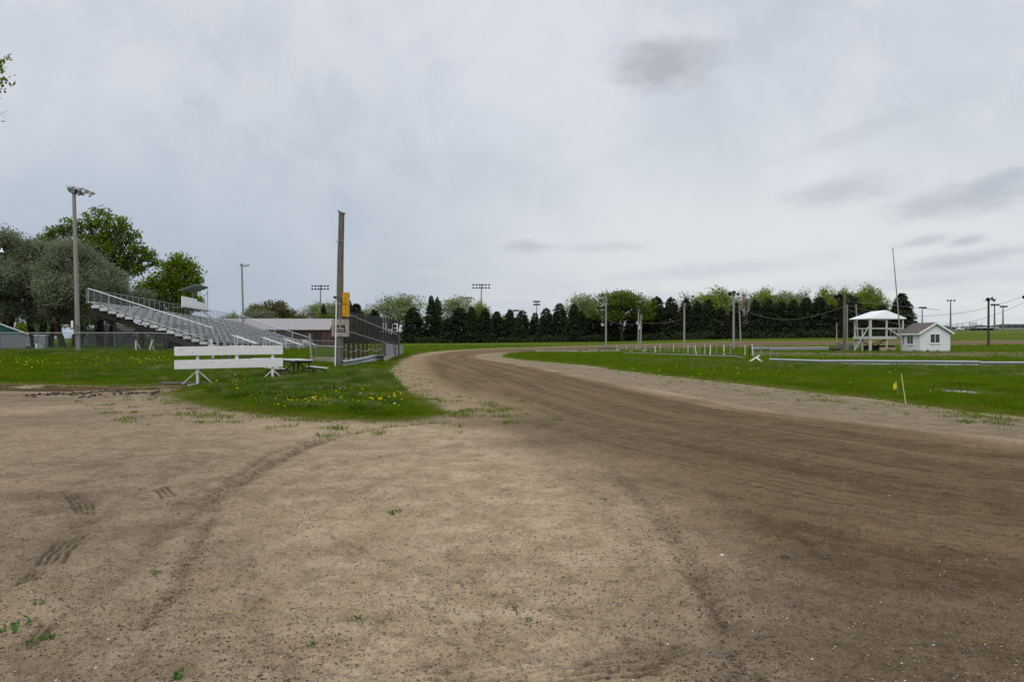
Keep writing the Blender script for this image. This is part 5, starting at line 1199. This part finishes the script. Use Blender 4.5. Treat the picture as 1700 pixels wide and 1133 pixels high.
for cx_, w__, lab in ((1467.5, 13, 'left tan crate below the tower'), (1480.5, 9.5, 'right tan crate below the tower, nearer the hut')):
    x, y = XY(cx_, 80.2); e = thing('crate', lab, 'crate', (x, y, tz(x, y)), R(-8), 'tan crates below the tower'); W__ = w__ * 80 / F
    mb = MB(); 
    for k in range(3): mb.box((0, 0, .12 + .2 * k), (W__ * (.9 + .03 * k), .5, .185)); 
    mb.build('boards', M['crate'], e, .01)
    mb = MB()
    for k in (-.42, .42): mb = MB(); mb.box((k * W__, -.27, .3), (.08, .04, .56)); mb.build('corner_post', M['crate'], e)
e = thing('wire_rolls', 'bundle of grey wire rolls and pallets at the foot of the thick utility pole', 'wire rolls', (*XY(1403, 86), tz(*XY(1403, 86))))
for k, (px, h_, r_) in enumerate([(1392, 1.15, .32), (1397, 1., .25), (1410, 1.1, .28), (1414, .95, .26), (1419, .75, .22)]):
    mb = MB(); cx_ = (px - 1403) * 86 / F
    for j in range(9): lathe(mb, [(r_, h_ * j / 9), (r_ * .96, h_ * (j + .55) / 9), (r_, h_ * (j + .56) / 9)], 14, Matrix.Translation((cx_, .2 * (k % 2), 0)) @ Matrix.Rotation(R(-6 + 3 * k), 4, 'Y'))
    mb.build('roll', M['wood_pole'] if k % 2 else M['galv_dk'], e)
x, y = XY(1386, 84); mb = MB(); mb.box((0, 0, .2), (1.0, .6, .4)); mb.box((0, 0, .42), (1.1, .7, .06)); o = mb.build('dark_box', M['steel_brown'], bevel=.02); o.location = (x, y, tz(x, y)); tag(o, 'flat dark box left of the wire rolls at the thick pole', 'box')
# barn
bx = thing('barn', 'long red brown barn with pale metal roof beyond the end of the grandstand', 'barn', (*XY(548, 128), tz(*XY(548, 128))), R(183))
s_ = 128 / F; gable_L = 21.
mb = MB(); er, rr_ = Zof(548, 128) - bx.location.z, Zof(532, 128) - bx.location.z
Wd = 7.5
mb.add([(0, 0, -.3), (gable_L, 0, -.3), (gable_L, 0, er), (0, 0, er), (0, -Wd, -.3), (gable_L, -Wd, -.3), (gable_L, -Wd, er), (0, -Wd, er), (0, -Wd / 2, rr_ + .2), (gable_L, -Wd / 2, rr_ + .2)], [(0, 1, 2, 3), (5, 4, 7, 6), (4, 0, 3, 8, 7), (1, 5, 6, 9, 2)])
bwall = mb.build('wall', M['barn_wall'], bx)
mb = MB(); 
a = [(-.0, .3, er - .05), (gable_L + .3, .3, er - .05), (gable_L + .3, -Wd / 2, rr_ + .25), (.0, -Wd / 2, rr_ + .25), (gable_L + .3, -Wd - .3, er - .05), (0., -Wd - .3, er - .05)]
mb.add(a + [(p[0], p[1], p[2] + .12) for p in a], [(0, 1, 2, 3), (3, 2, 4, 5), (9, 8, 7, 6), (11, 10, 8, 9), (0, 6, 7, 1), (0, 3, 9, 6), (3, 5, 11, 9), (1, 7, 8, 2), (2, 8, 10, 4)]); mb.build('roof', M['barn_roof'], bx)
for k in (2.2, 5.4, 8.6, 11.8): mb = MB(); mb.box((k, .03, 1.35), (1.5, .05, 2.5)); mb.build('door', M['steel_brown'], bx)
for k in range(7): mb = MB(); mb.box((.6 + 2.9 * k, .06, er / 2), (.1, .08, er)); mb.build('batten', M['post_brown'], bx)
# shed at left edge
sx = thing('shed', 'grey shed with teal gable behind the wire fence at the left edge', 'shed', (*XY(43, 59), tz(*XY(43, 59))), R(214))
s_ = 59 / F; ew = Zof(555, 59) - sx.location.z
mb = MB(); W__ = 4.8; mb.add([(0, 0, -.2), (W__, 0, -.2), (W__, 0, ew), (0, 0, ew), (0, -5, -.2), (W__, -5, -.2), (W__, -5, ew), (0, -5, ew)], [(0, 1, 2, 3), (5, 4, 7, 6), (4, 0, 3, 7), (1, 5, 6, 2)]); mb.build('wall', M['shed_grey'], sx)
mb = MB(); pk = ew + 1.15; mb.add([(-.1, .02, ew), (W__ + .1, .02, ew), (W__ / 2 + .2, .02, pk), (-.1, -5, ew), (W__ + .1, -5, ew), (W__ / 2 + .2, -5, pk)], [(0, 1, 2), (5, 4, 3), (0, 2, 5, 3), (2, 1, 4, 5)]); mb.build('gable', M['teal'], sx)
mb = MB(); mb.bar((-.2, .06, ew - .02), (W__ / 2 + .2, .06, pk + .05), .1, .12); mb.build('trim', M['alu_lt'], sx)
mb = MB(); mb.box((2.15, .08, 1.25), (.35, .12, .5)); mb.build('panel', M['brick_red'], sx); mb = MB(); mb.box((2.2, .1, .3), (.3, .1, .6)); mb.build('white_panel', M['white_new'], sx)
# small things between the trunks
for px, d, w__, h_, m, nm, lab, ct in [(47.5, 72, .55, 1.05, 'white_new', 'utility_box', 'white slatted box right of the grey shed', 'box'), (68, 60, .95, 1.15, 'shed_grey', 'electrical_cabinet', 'grey electrical cabinet between the willow trunks', 'cabinet'), (64, 59, .25, .45, 'white_new', 'utility_box', 'small white box leaning on the grey cabinet', 'box'), (77, 75, .5, .95, 'white_new', 'utility_box', 'white panel right of the grey cabinet', 'box'),
                                   (103, 74, .4, .7, 'siding', 'utility_box', 'pale grey box left of the tall light pole', 'box'), (139, 74, .5, .7, 'siding', 'utility_box', 'pale box right of the tall light pole', 'box')]:
    x, y = XY(px, d); e = thing(nm, lab, ct, (x, y, tz(x, y))); mb = MB(); mb.box((0, 0, h_ / 2 + .05), (w__, .4, h_)); mb.build('housing', M[m], e, .02); mb = MB(); mb.box((0, 0, h_ + .07), (w__ + .08, .46, .05)); mb.build('lid', M['white_new'], e); mb = MB(); mb.box((w__ * .2, -.21, h_ * .55), (.05, .03, .14)); mb.build('latch', M['black'], e)
x, y = XY(185, 92); e = thing('low_shed', 'low dark shed with a shallow roof in the shade below the grandstand corner', 'shed', (x, y, tz(x, y)), R(180)); 
mb = MB(); mb.box((0, 0, .9), (4.4, 3, 1.9)); mb.build('wall', M['shingle_dk'], e); mb = MB(); mb.add([(-2.6, 1.8, 1.8), (2.6, 1.8, 1.8), (0, 1.8, 2.7), (-2.6, -1.8, 1.8), (2.6, -1.8, 1.8), (0, -1.8, 2.7)], [(0, 1, 2), (5, 4, 3), (0, 2, 5, 3), (2, 1, 4, 5), (0, 3, 4, 1)]); mb.build('roof', M['shingle_dk'], e)
# distant houses on the right
def house(px0, px1, pyr, d, label, hip=True, wall='siding', eave_px=5.5):
    x0, y = XY(px0, d); x1, _ = XY(px1, d); z = tz((x0 + x1) / 2, y); Wd = x1 - x0; zr_ = Zof(pyr, d) - z; ze_ = max(zr_ - eave_px * d / F, 1.6); e = thing('house', label, 'house', (x0, y, z), 0, 'houses beyond the field')
    D_ = 9; mb = MB(); mb.box((Wd / 2, D_ / 2, ze_ / 2 - .2), (Wd, D_, ze_ + .4)); mb.build('wall', M[wall], e); o_ = .6; i_ = min(Wd / 2 - .5, 4.5) if hip else 0
    mb = MB(); mb.add([(-o_, -o_, ze_), (Wd + o_, -o_, ze_), (Wd + o_, D_ + o_, ze_), (-o_, D_ + o_, ze_), (i_, D_ / 2, zr_), (Wd - i_, D_ / 2, zr_)], [(0, 1, 5, 4), (1, 2, 5), (2, 3, 4, 5), (3, 0, 4), (3, 2, 1, 0)]); mb.build('roof', M['shingle_dk'], e)
    k = 1.5; i = 0
    while k < Wd - 1.5: mb = MB(); mb.box((k, -.03, 1.5), (1.2, .06, 1.1)); mb.build('window', glass, e); k += 3.2; i += 1
house(1556, 1594, 541, 345, 'dark roofed house half hidden by the white hut'); house(1598, 1625, 542, 350, 'dark roofed house under the ball field netting'); house(1622, 1652, 539.5, 350, 'dark roofed house behind the dark lamp pole'); house(1658, 1765, 538, 340, 'long grey house with dark roof at the right edge', hip=True, eave_px=6.5)
x, y = XY(1632, 320); z = tz(x, y); e = thing('dugout_shelter', 'long low shelter with white flat roof in front of the distant houses', 'shelter', (x, y, z)); mb = MB(); mb.box((0, 0, Zof(544.3, 320) - z), (11, 4, .35)); mb.build('roof', M['white_roof'], e)
mb = MB(); mb.box((0, 1, .9), (10, 2, 1.9)); mb.build('wall', M['steel_brown'], e)
for px, d, w__, col, lab in [(1596, 330, 4.5, 'white_new', 'white car parked before the distant houses, left'), (1607, 330, 4.3, 'shed_grey', 'grey car parked before the distant houses, right')]:
    x, y = XY(px, d); e = thing('parked_car', lab, 'car', (x, y, tz(x, y)), 0, 'cars parked before the distant houses'); mb = MB(); h = w__ / 2
    pr = [(-h, .35), (-h, .85), (-h * .55, .95), (-h * .3, 1.45), (h * .4, 1.45), (h * .7, .95), (h, .85), (h, .35)]; mb.add([(a, -.85, b) for a, b in pr] + [(a, .85, b) for a, b in pr], [tuple(range(8))[::-1], tuple(range(8, 16))] + [(i, (i + 1) % 8, (i + 1) % 8 + 8, i + 8) for i in range(8)]); mb.build('body', M[col], e)
    mb = MB(); mb.box((0, -.86, 1.2), (w__ * .36, .02, .35)); mb.build('side_window', glass, e)
    for k in (-.6, .6): mb = MB(); lathe(mb, [(0, -.9), (.33, -.9), (.33, -.7), (0, -.7)], 12, Matrix.Translation((k * h, 0, .33)) @ Matrix.Rotation(R(90), 4, 'X') @ Matrix.Translation((0, 0, 1.6))); mb.build('wheel', M['tyre'], e)
e = thing('backstop', 'tall thin ball field backstop netting over the distant houses', 'backstop', (*XY(1610, 318), tz(*XY(1610, 318))))
zb_ = e.location.z; P0 = [((px - 1610) * 318 / F, 0, 0) for px in (1572, 1589, 1598, 1609, 1621, 1630)]
for i, p in enumerate(P0): mb = MB(); mb.tube([p, (p[0], 0, Zof((536, 536, 536, 535, 535, 536)[i], 318) - zb_)], .09, 6); mb.build('post', M['galv_dk'], e)
uvsheet('netting', [Vector(p) for p in P0[3:5]], [Vector((p[0], 0, Zof(535.5, 318) - zb_)) for p in P0[3:5]], M['link_dk'], e); uvsheet('netting', [Vector(P0[0]), Vector(P0[-1])], [Vector((P0[0][0], 0, Zof(540, 318) - zb_)), Vector((P0[-1][0], 0, Zof(540, 318) - zb_))], M['link'], e)
x, y = XY(815, 330); e = thing('long_building', 'long pale building glimpsed between the trunks of the far spruces', 'building', (x, y, tz(x, y))); mb = MB(); mb.box((0, 0, 1.6), (52, 8, 3.4)); mb.build('wall', M['white_new'], e); mb = MB(); mb.box((0, 0, 3.5), (53, 9, .5)); mb.build('roof', M['galv'], e)
for k in range(9): mb = MB(); mb.box((-24 + 6 * k, -4.03, 1.4), (1.4, .05, 1.3)); mb.build('window', glass, e)
# small stuff on the right verge
a = G(1505, 672); b = PT(1496.5, 621, a[1] + .1); mb = MB(); mb.tube([(0, 0, -.1), b - Vector((a[0], a[1], tz(*a)))], [.012, .010], 6); o = mb.build('stake', M['stake']); o.location = (a[0], a[1], tz(*a)); tag(o, 'thin yellow green stake leaning at the edge of the right grass', 'stake')
a = G(1492, 662); e = thing('marker_flag', 'small yellow marker flag in the right grass by the leaning stake', 'flag', (a[0], a[1], gz(*a))); mb = MB(); mb.tube([(0, 0, -.05), (-.06, 0, .38)], .006, 5); mb.build('wire', M['galv'], e); mb = MB(); mb.add([(-.06, 0, .38), (-.13, .02, .30), (-.12, .03, .16), (-.03, .01, .22), (-.055, .012, .38), (-.125, .032, .30), (-.115, .042, .16), (-.025, .022, .22)], [(0, 1, 2, 3), (7, 6, 5, 4), (0, 4, 5, 1), (1, 5, 6, 2), (2, 6, 7, 3), (3, 7, 4, 0)]); mb.build('flag', M['flag'], e)
a = G(1287, 669.5); mb = MB(); mb.tube([(-.13, 0, .015), (0, .02, .025), (.14, -.01, .015)], [.012, .02, .01], 7); o = mb.build('stick', M['crate']); o.location = (a[0], a[1], gz(*a)); tag(o, 'pale stick lying on the grey verge of the track', 'stick')
a = G(318, 640); mb = MB(); mb.bar((-1.1, .1, .04), (.9, 0, .05), .14, .05); mb.bar((-.9, -.2, .03), (-.1, -.15, .04), .09, .04); o = mb.build('loose_boards', M['wood_pole'], bevel=.01); o.location = (a[0], a[1], gz(*a)); tag(o, 'dark loose boards lying at the foot of the barrier', 'boards')
for px, py, ln, lab in [(940, 586.5, 3.2, 'left heap of pale broken stones at the infield edge'), (1008, 586, 6.5, 'longer pale stone heap left of the fallen guard rail')]:
    a = G(px, py); g = np.random.default_rng(int(px)); mb = MB()
    for _ in range(46):
        r_ = g.uniform(.1, .3); mb.box((g.uniform(-ln, ln), g.normal() * .5, r_ * .35), (r_ * 2, r_ * 1.4, r_), Matrix.Rotation(g.uniform(0, 3), 3, 'Z') @ Matrix.Rotation(g.uniform(-.4, .4), 3, 'X'))
    o = mb.build('stone_heap', M['concrete'], bevel=.03); o.location = (a[0], a[1], gz(*a)); tag(o, lab, 'stone heap')

# ================================================================== GRASS, STONES, WEEDS
def blades(name, X, Y, Z, hgt, wid, m, seed, per=3, bend=.35, spread=None):
    g = np.random.default_rng(seed); N = len(X) * per
    x, y, z = np.repeat(X, per), np.repeat(Y, per), np.repeat(Z, per); h = np.repeat(hgt, per) * g.uniform(.5, 1.25, N); w_ = np.repeat(wid, per) * g.uniform(.7, 1.3, N)
    sp = w_ * 3 if spread is None else spread
    x = x + g.normal(0, 1, N) * sp; y = y + g.normal(0, 1, N) * sp
    a = g.uniform(0, 2 * math.pi, N); dx_, dy_ = np.cos(a), np.sin(a); b = g.uniform(0, bend, N) * h; a2 = a + g.normal(0, .6, N) + 1.57
    ex, ey = np.cos(a2) * b, np.sin(a2) * b
    V = np.stack([np.stack([x - dx_ * w_ / 2, y - dy_ * w_ / 2, z - .02], 1), np.stack([x + dx_ * w_ / 2, y + dy_ * w_ / 2, z - .02], 1),
                  np.stack([x + dx_ * w_ * .3 + ex * .4, y + dy_ * w_ * .3 + ey * .4, z + h * .6], 1), np.stack([x + ex, y + ey, z + h], 1)], 1).reshape(-1, 3)
    i = np.arange(N)[:, None] * 4; o = npmesh(name, V, i + np.array([[0, 1, 2, 3]]), m); tag(o, kind='stuff'); return o
def scatter(n, t0_, t1_, y0, y1, g, pw_=1.):   # even over the picture's ground: thins out with distance
    u = g.uniform(0, 1, n); Y = 1 / (1 / y1 + (1 / y0 - 1 / y1) * u ** pw_); T = g.uniform(t0_, t1_, n); return T * Y, Y
g = np.random.default_rng(11)
# turf
X, Y = scatter(350000, -1.0, 1.0, 13, 150, g); sgv = sd_grass(X, Y); edge = fbm(X * 1.3, Y * 1.3, 3, 5) * 1.4
k = (sgv + edge > g.uniform(-.1, .9, len(X))); k &= ~((sgv < -.4)); X, Y = X[k], Y[k]; sgv = sgv[k]
wet = (np.max([sdist(X, Y, P) for P in puddles], 0) < -.3) & (np.max([sdist(X, Y + .9, P) for P in puddles], 0) < -.1) & (np.max([sdist(X, Y + 1.6, P) for P in puddles], 0) < -.0); X, Y, sgv = X[wet], Y[wet], sgv[wet]
hgt = (.045 + .07 * vnoise(X * .5, Y * .5, 9)) * np.clip(.45 + sgv * .4, .4, 1) * (1 + Y / 60); gzz = ground_z(X, Y); eg = (sgv < .9 + 1.2 * fbm(X * .5, Y * .5, 3, 91)) & (Y < 30)
blades('turf_grass', X[~eg], Y[~eg], gzz[~eg], hgt[~eg], .006 + .0007 * Y[~eg], L['grass'], 12, 3); blades('trodden_grass', X[eg], Y[eg], gzz[eg], hgt[eg] * .7, .006 + .0007 * Y[eg], L['grass_edge'], 15, 3)
X, Y = scatter(120000, -.62, -.05, 15, 42, g); k = (sd_grass(X, Y) > 1.) & (fbm(X * 1.9, Y * 1.9, 4, 93) > .10); X, Y = X[k], Y[k]; blades('grass_clumps', X, Y, ground_z(X, Y), .10 + .12 * vnoise(X * 2, Y * 2, 94), .010 + .0006 * Y, L['grass_tall'], 16, 3, .7)
X, Y = scatter(90000, -.8, -.40, 14, 36, g); P_ = [G(*p) for p in [(-150, 644), (60, 646), (180, 647), (300, 641)]]; dd_ = sdist(X, Y, P_, False); k = (dd_ < 1.1) & (fbm(X * 1.5, Y * 1.5, 4, 95) > .02); X, Y = X[k], Y[k]; blades('dead_grass', X, Y, ground_z(X, Y), np.full(len(X), .05), .012 + .0004 * Y, L['straw_dk'], 17, 3, 1.2)

# sparse tufts on the bare margin
X, Y = scatter(60000, -.85, .85, 10, 45, g); sgv = sd_grass(X, Y); n_ = fbm(X * 2.2, Y * 2.2, 4, 51); k = (sgv < 0) & (sgv > -2.4) & (n_ > .03 + .075 * -sgv) & (X < 12); X, Y = X[k], Y[k]
blades('margin_grass', X, Y, ground_z(X, Y), np.full(len(X), .06), .008 + .0005 * Y, L['grass'], 13, 3)
# long grass around the tall pole, table and guard rail
def tall_zone(n, pts, y0, y1, t0_, t1_, hmin, hmax, m, name, seed, thr=-.05, rad=2.2):
    X, Y = scatter(n, t0_, t1_, y0, y1, g); P = [G(*p) for p in pts]; dd_ = sdist(X, Y, P, False) if len(P) > 1 else np.hypot(X - P[0][0], Y - P[0][1])
    k = (dd_ < rad * (.5 + vnoise(X * .8, Y * .8, seed))) & (sd_grass(X, Y) > .15) & (fbm(X * 1.1, Y * 1.1, 3, seed) > thr); X, Y, dd_ = X[k], Y[k], dd_[k]
    h_ = (hmin + (hmax - hmin) * vnoise(X * 1.6, Y * 1.6, seed + 1)) * np.clip(1.25 - dd_ / rad * .7, .3, 1); blades(name, X, Y, ground_z(X, Y), h_, .008 + .0004 * Y, m, seed, 3, .55)
tall_zone(70000, [(450, 635), (500, 640), (560, 640), (600, 636), (635, 630)], 17, 60, -.36, -.12, .12, .36, L['grass_tall'], 'long_grass', 61, -.3, 3.2)
tall_zone(26000, [(478, 634), (505, 636), (540, 638), (566, 632)], 20, 32, -.34, -.2, .16, .34, L['grass_tall'], 'long_grass', 62, -.4, 1.1)
tall_zone(5000, [(618, 626), (630, 622), (636, 628)], 24, 40, -.22, -.16, .15, .3, L['straw'], 'dry_grass', 63, .0, .8)
tall_zone(50000, [(-100, 587), (0, 590), (260, 588), (345, 588)], 42, 60, -.9, -.38, .12, .3, L['grass_tall'], 'fence_line_grass', 64, -.4, 1.4)
tall_zone(50000, [(1060, 600), (1200, 606), (1300, 612), (1450, 616), (1700, 622)], 28, 70, .15, .85, .1, .26, L['grass_tall'], 'guard_rail_grass', 65, -.1, 5.)
tall_zone(26000, [(1300, 590), (1420, 592), (1560, 592), (1700, 590)], 55, 110, .33, .85, .15, .3, L['straw'], 'dry_grass', 66, .0, 7.)
tall_zone(16000, [(1390, 588), (1450, 588), (1500, 588), (1580, 588)], 60, 90, .4, .65, .2, .45, L['grass_tall'], 'hut_grass', 67, -.3, 1.6)
# dandelions
def flowers(name, X, Y, r_, m, hz, seed):
    g2 = np.random.default_rng(seed); Z = ground_z(X, Y) + hz * g2.uniform(.5, 1.2, len(X)); n = 7; V = []; Fc = []
    R_ = r_ * g2.uniform(.6, 1.3, len(X)); a = np.linspace(0, 2 * math.pi, n, endpoint=False)
    tx, ty = g2.normal(0, .25, len(X)), -abs(g2.normal(.25, .2, len(X)))
    ring = np.stack([X[:, None] + R_[:, None] * np.cos(a), Y[:, None] + R_[:, None] * np.sin(a), Z[:, None] + R_[:, None] * (np.cos(a) * tx[:, None] + np.sin(a) * -ty[:, None])], -1)
    top_ = np.stack([X, Y, Z + R_ * .5], 1)[:, None]; V = np.concatenate([ring, top_], 1); base_ = np.arange(len(X))[:, None, None] * (n + 1)
    tri = np.stack([np.arange(n), (np.arange(n) + 1) % n, np.full(n, n)], 1)[None]; tag(npmesh(name, V.reshape(-1, 3), (base_ + tri).reshape(-1, 3), m), kind='stuff')
P = [];
for n, (px0, px1, py0, py1) in [(120, (440, 670, 640, 682)), (34, (470, 600, 665, 682)), (22, (380, 460, 640, 665)), (26, (590, 660, 660, 680))]:
    for _ in range(n):
        px, py = g.uniform(px0, px1), g.uniform(py0, py1) + g.normal() * 2; P.append(G(px, py))
for _ in range(200): P.append(G(g.uniform(0, 290), 597 + abs(g.normal()) * 9))
for _ in range(40): P.append(G(g.uniform(330, 520), g.uniform(625, 645)))
for _ in range(60): P.append(G(g.uniform(1050, 1300), g.uniform(605, 630)))
P = np.array(P); k = sd_grass(P[:, 0], P[:, 1]) > .3; P = P[k]; flowers('dandelion_flowers', P[:, 0], P[:, 1], .015 + .00035 * P[:, 1], L['dandelion'], .10, 3)
P = np.array([G(*p) for p in [(375, 637), (388, 636), (390, 634), (401, 630), (418, 635), (563, 638), (573, 656), (598, 661), (655, 686), (392, 640), (380, 636), (564, 655), (1500, 614), (1486, 614), (1412, 648), (1545, 661), (1572, 618), (1660, 619), (1690, 619)] + [(g.uniform(1350, 1700), g.uniform(611, 625)) for _ in range(26)]]); flowers('dandelion_clocks', P[:, 0], P[:, 1], .035 - .0006 * np.clip(P[:, 1], 0, 30), L['fluff'], .16, 4)

# gravel and crumbs of soil on the bare ground
def stones(name, n, y0, y1, smin, smax, m, seed, mask=None, pwr=3., flat=.6):
    g2 = np.random.default_rng(seed); X, Y = scatter(n, -.82, .82, y0, y1, g2); s_ = sd_grass(X, Y); k = s_ < -.05
    if mask is not None: k &= mask(X, Y, g2)
    X, Y = X[k], Y[k]; N = len(X); S_ = smin + (smax - smin) * g2.uniform(0, 1, N) ** pwr; S_ = S_ * (.8 + Y / 30)
    base_ = np.array([(1, 0, 0), (.3, .9, 0), (-.8, .5, 0), (-.7, -.6, 0), (.4, -.9, 0), (.1, .1, 1), (0, 0, -.6)]); F0 = np.array([(0, 1, 5), (1, 2, 5), (2, 3, 5), (3, 4, 5), (4, 0, 5), (1, 0, 6), (2, 1, 6), (3, 2, 6), (4, 3, 6), (0, 4, 6)])
    a = g2.uniform(0, 6.28, N); ca, sa_ = np.cos(a), np.sin(a); V = base_[None] * g2.uniform(.6, 1.25, (N, 7, 3)) * S_[:, None, None] * .5; V[..., 2] *= flat; V[..., 0] *= g2.uniform(.8, 1.6, N)[:, None]
    x = V[..., 0] * ca[:, None] - V[..., 1] * sa_[:, None] + X[:, None]; y = V[..., 0] * sa_[:, None] + V[..., 1] * ca[:, None] + Y[:, None]
    # seat them on the displaced sheet
    z = GZ(X, Y)[:, None] + V[..., 2] + S_[:, None] * .12
    tag(npmesh(name, np.stack([x, y, z], -1).reshape(-1, 3), (F0[None] + np.arange(N)[:, None, None] * 7).reshape(-1, 3), m), kind='stuff')
_gn = {}
def GZ(X, Y):          # height read off the finished ground mesh
    if 'v' not in _gn:
        me = GROUND.data; v = np.zeros(len(me.vertices) * 3, np.float32); me.vertices.foreach_get('co', v); v = v.reshape(-1, 3)
        fine = np.arange(-.80, .8001, .00125); nC = len(np.concatenate([-np.geomspace(.8, 14, 40)[::-1][:-1], fine, np.geomspace(.8, 14, 40)[1:]])); _gn['v'] = v.reshape(-1, nC, 3)
    v = _gn['v']; Yr = v[:, 0, 1]; j = np.clip(np.searchsorted(Yr, Y), 1, len(Yr) - 1); j = j - (np.abs(Yr[j - 1] - Y) < np.abs(Yr[j] - Y))
    t = X / np.sqrt(Y ** 2 + 4); i = np.clip(np.round((t + .8) / .00125).astype(int) + 39, 0, v.shape[1] - 1); return v[j, i, 2]
def stonemat(name, stops):
    m = bpy.data.materials.new(name); m.use_nodes = True; t = NT(m.node_tree); r_ = t.n('ShaderNodeNewGeometry', out=8)
    cr_ = t.t.nodes.new('ShaderNodeValToRGB'); cr_.color_ramp.interpolation = 'CONSTANT'; t.link(r_, cr_.inputs[0])
    while len(cr_.color_ramp.elements) < len(stops): cr_.color_ramp.elements.new(.5)
    for e_, (p_, c_) in zip(cr_.color_ramp.elements, stops): e_.position = p_; e_.color = (*c_, 1)
    b = t.n('ShaderNodeBsdfPrincipled', {'Base Color': cr_.outputs[0], 'Roughness': .85, 'Specular IOR Level': .2}); t.t.links.new(b, t.t.nodes.new('ShaderNodeOutputMaterial').inputs[0]); return m
MS = stonemat('mixed_gravel', [(0, (.10, .085, .07)), (.22, (.22, .17, .125)), (.5, (.30, .23, .165)), (.72, (.16, .12, .09)), (.84, (.38, .31, .24)), (.93, (.13, .13, .14)), (.985, (.62, .58, .52))])
MD = stonemat('damp_dark_clods', [(0, (.05, .038, .026)), (.4, (.10, .075, .05)), (.7, (.035, .028, .02)), (.85, (.16, .12, .08))])
MC = stonemat('soil_crumbs', [(0, (.11, .08, .055)), (.4, (.16, .12, .08)), (.7, (.075, .055, .04)), (.9, (.2, .15, .1))])
stones('gravel', 60000, 2.9, 20, .0045, .018, MS, 71, pwr=5)
stones('soil_crumbs', 34000, 2.9, 26, .005, .019, MC, 72, lambda X, Y, q: fbm(X * .8, Y * .8, 3, 73) + .25 * (sdist(X, Y, near_edge, False) < 1.6) > .06, pwr=4)
_mound = [G(*p) for p in [(90, 656), (160, 657), (200, 654), (245, 655)]]
stones('dark_clods', 60000, 12, 30, .02, .085, MD, 75, lambda X, Y, q: sdist(X, Y, _mound, False) < .8 * (.3 + vnoise(X * 2, Y * 2, 76)), pwr=3, flat=.9)
stones('rut_crumbs', 80000, 2.9, 17, .005, .024, MC, 77, lambda X, Y, q: np.min([sdist(X, Y, r_[0], False) / r_[1] for r_ in ruts[:4] + ruts[5:7]], 0) < 1.9 * q.uniform(.0, 1, len(X)) ** 1.5 * (fbm(X * 2.5, Y * 2.5, 3, 78) > -.08), pwr=4, flat=.8)
stones('white_pebbles', 300, 3., 16, .008, .018, M['white'], 74)
# loose bits and seedlings
for px, py, sz, lab in [(660, 853, 1.1, 'largest green seedling in the middle of the bare ground'), (590, 1032, .6, 'tiny seedling low in the bare ground, left of the middle'), (856, 1013, .5, 'left of two tiny seedlings near the lower middle'), (886, 1033, .6, 'right of two tiny seedlings near the lower middle'), (516, 1074, .5, 'small seedling low left of the tyre tread marks'), (20, 1045, 1.1, 'pale green sprig near the lower left corner'), (72, 1067, .8, 'flattened green sprig right of the corner sprig'), (257, 953, .6, 'small green sprig above the lower left corner'), (60, 1012, .6, 'green leaf sprig below the tyre prints at left'), (300, 1125, .8, 'green sprig at the lower edge, left'), (1002, 832, .5, 'faint seedling beside the right rut')]:
    a = G(px, py); gq = np.random.default_rng(int(px)); r_ = sz * .038; C_ = np.stack([gq.normal(0, r_, 7), gq.normal(0, r_ * 1.3, 7), gq.uniform(.005, r_ * .6, 7)], 1); V, Fc = leafquads(C_, r_ * .9, 4, (r_ * .25,) * 3, int(px), asp=.45)
    o = npmesh('seedling', V, Fc, L['weed']); o.location = (a[0], a[1], float(GZ(np.array([a[0]]), np.array([a[1]]))[0])); tag(o, lab, 'seedling', 'seedlings on the bare ground')
for px, py, sz, lab, mm in [(535, 934, .024, 'pale angular stone on the bare ground, left of the middle', 'concrete_lt'), (1190, 1095, .022, 'rounded tan clod at the right end of the tread marks', 'wood_pole'), (1302, 931, .035, 'flat clod of soil beside the dark hole on the right', 'bark'), (1199, 923, .016, 'white stone on the lower right bare ground', 'white')]:
    a = G(px, py); gq = np.random.default_rng(int(px)); mb = MB(); lathe(mb, [(0, -.3 * sz), (sz * .8, -.2 * sz), (sz, .15 * sz), (sz * .6, .5 * sz), (0, .6 * sz)], 9)
    mb.v = [(v[0] * gq.uniform(.8, 1.2) * 1.2, v[1] * gq.uniform(.8, 1.2), v[2] * gq.uniform(.8, 1.2)) for v in mb.v]; o = mb.build('stone', M[mm]); o.location = (a[0], a[1], float(GZ(np.array([a[0]]), np.array([a[1]]))[0])); tag(o, lab, 'stone', 'single stones on the bare ground')
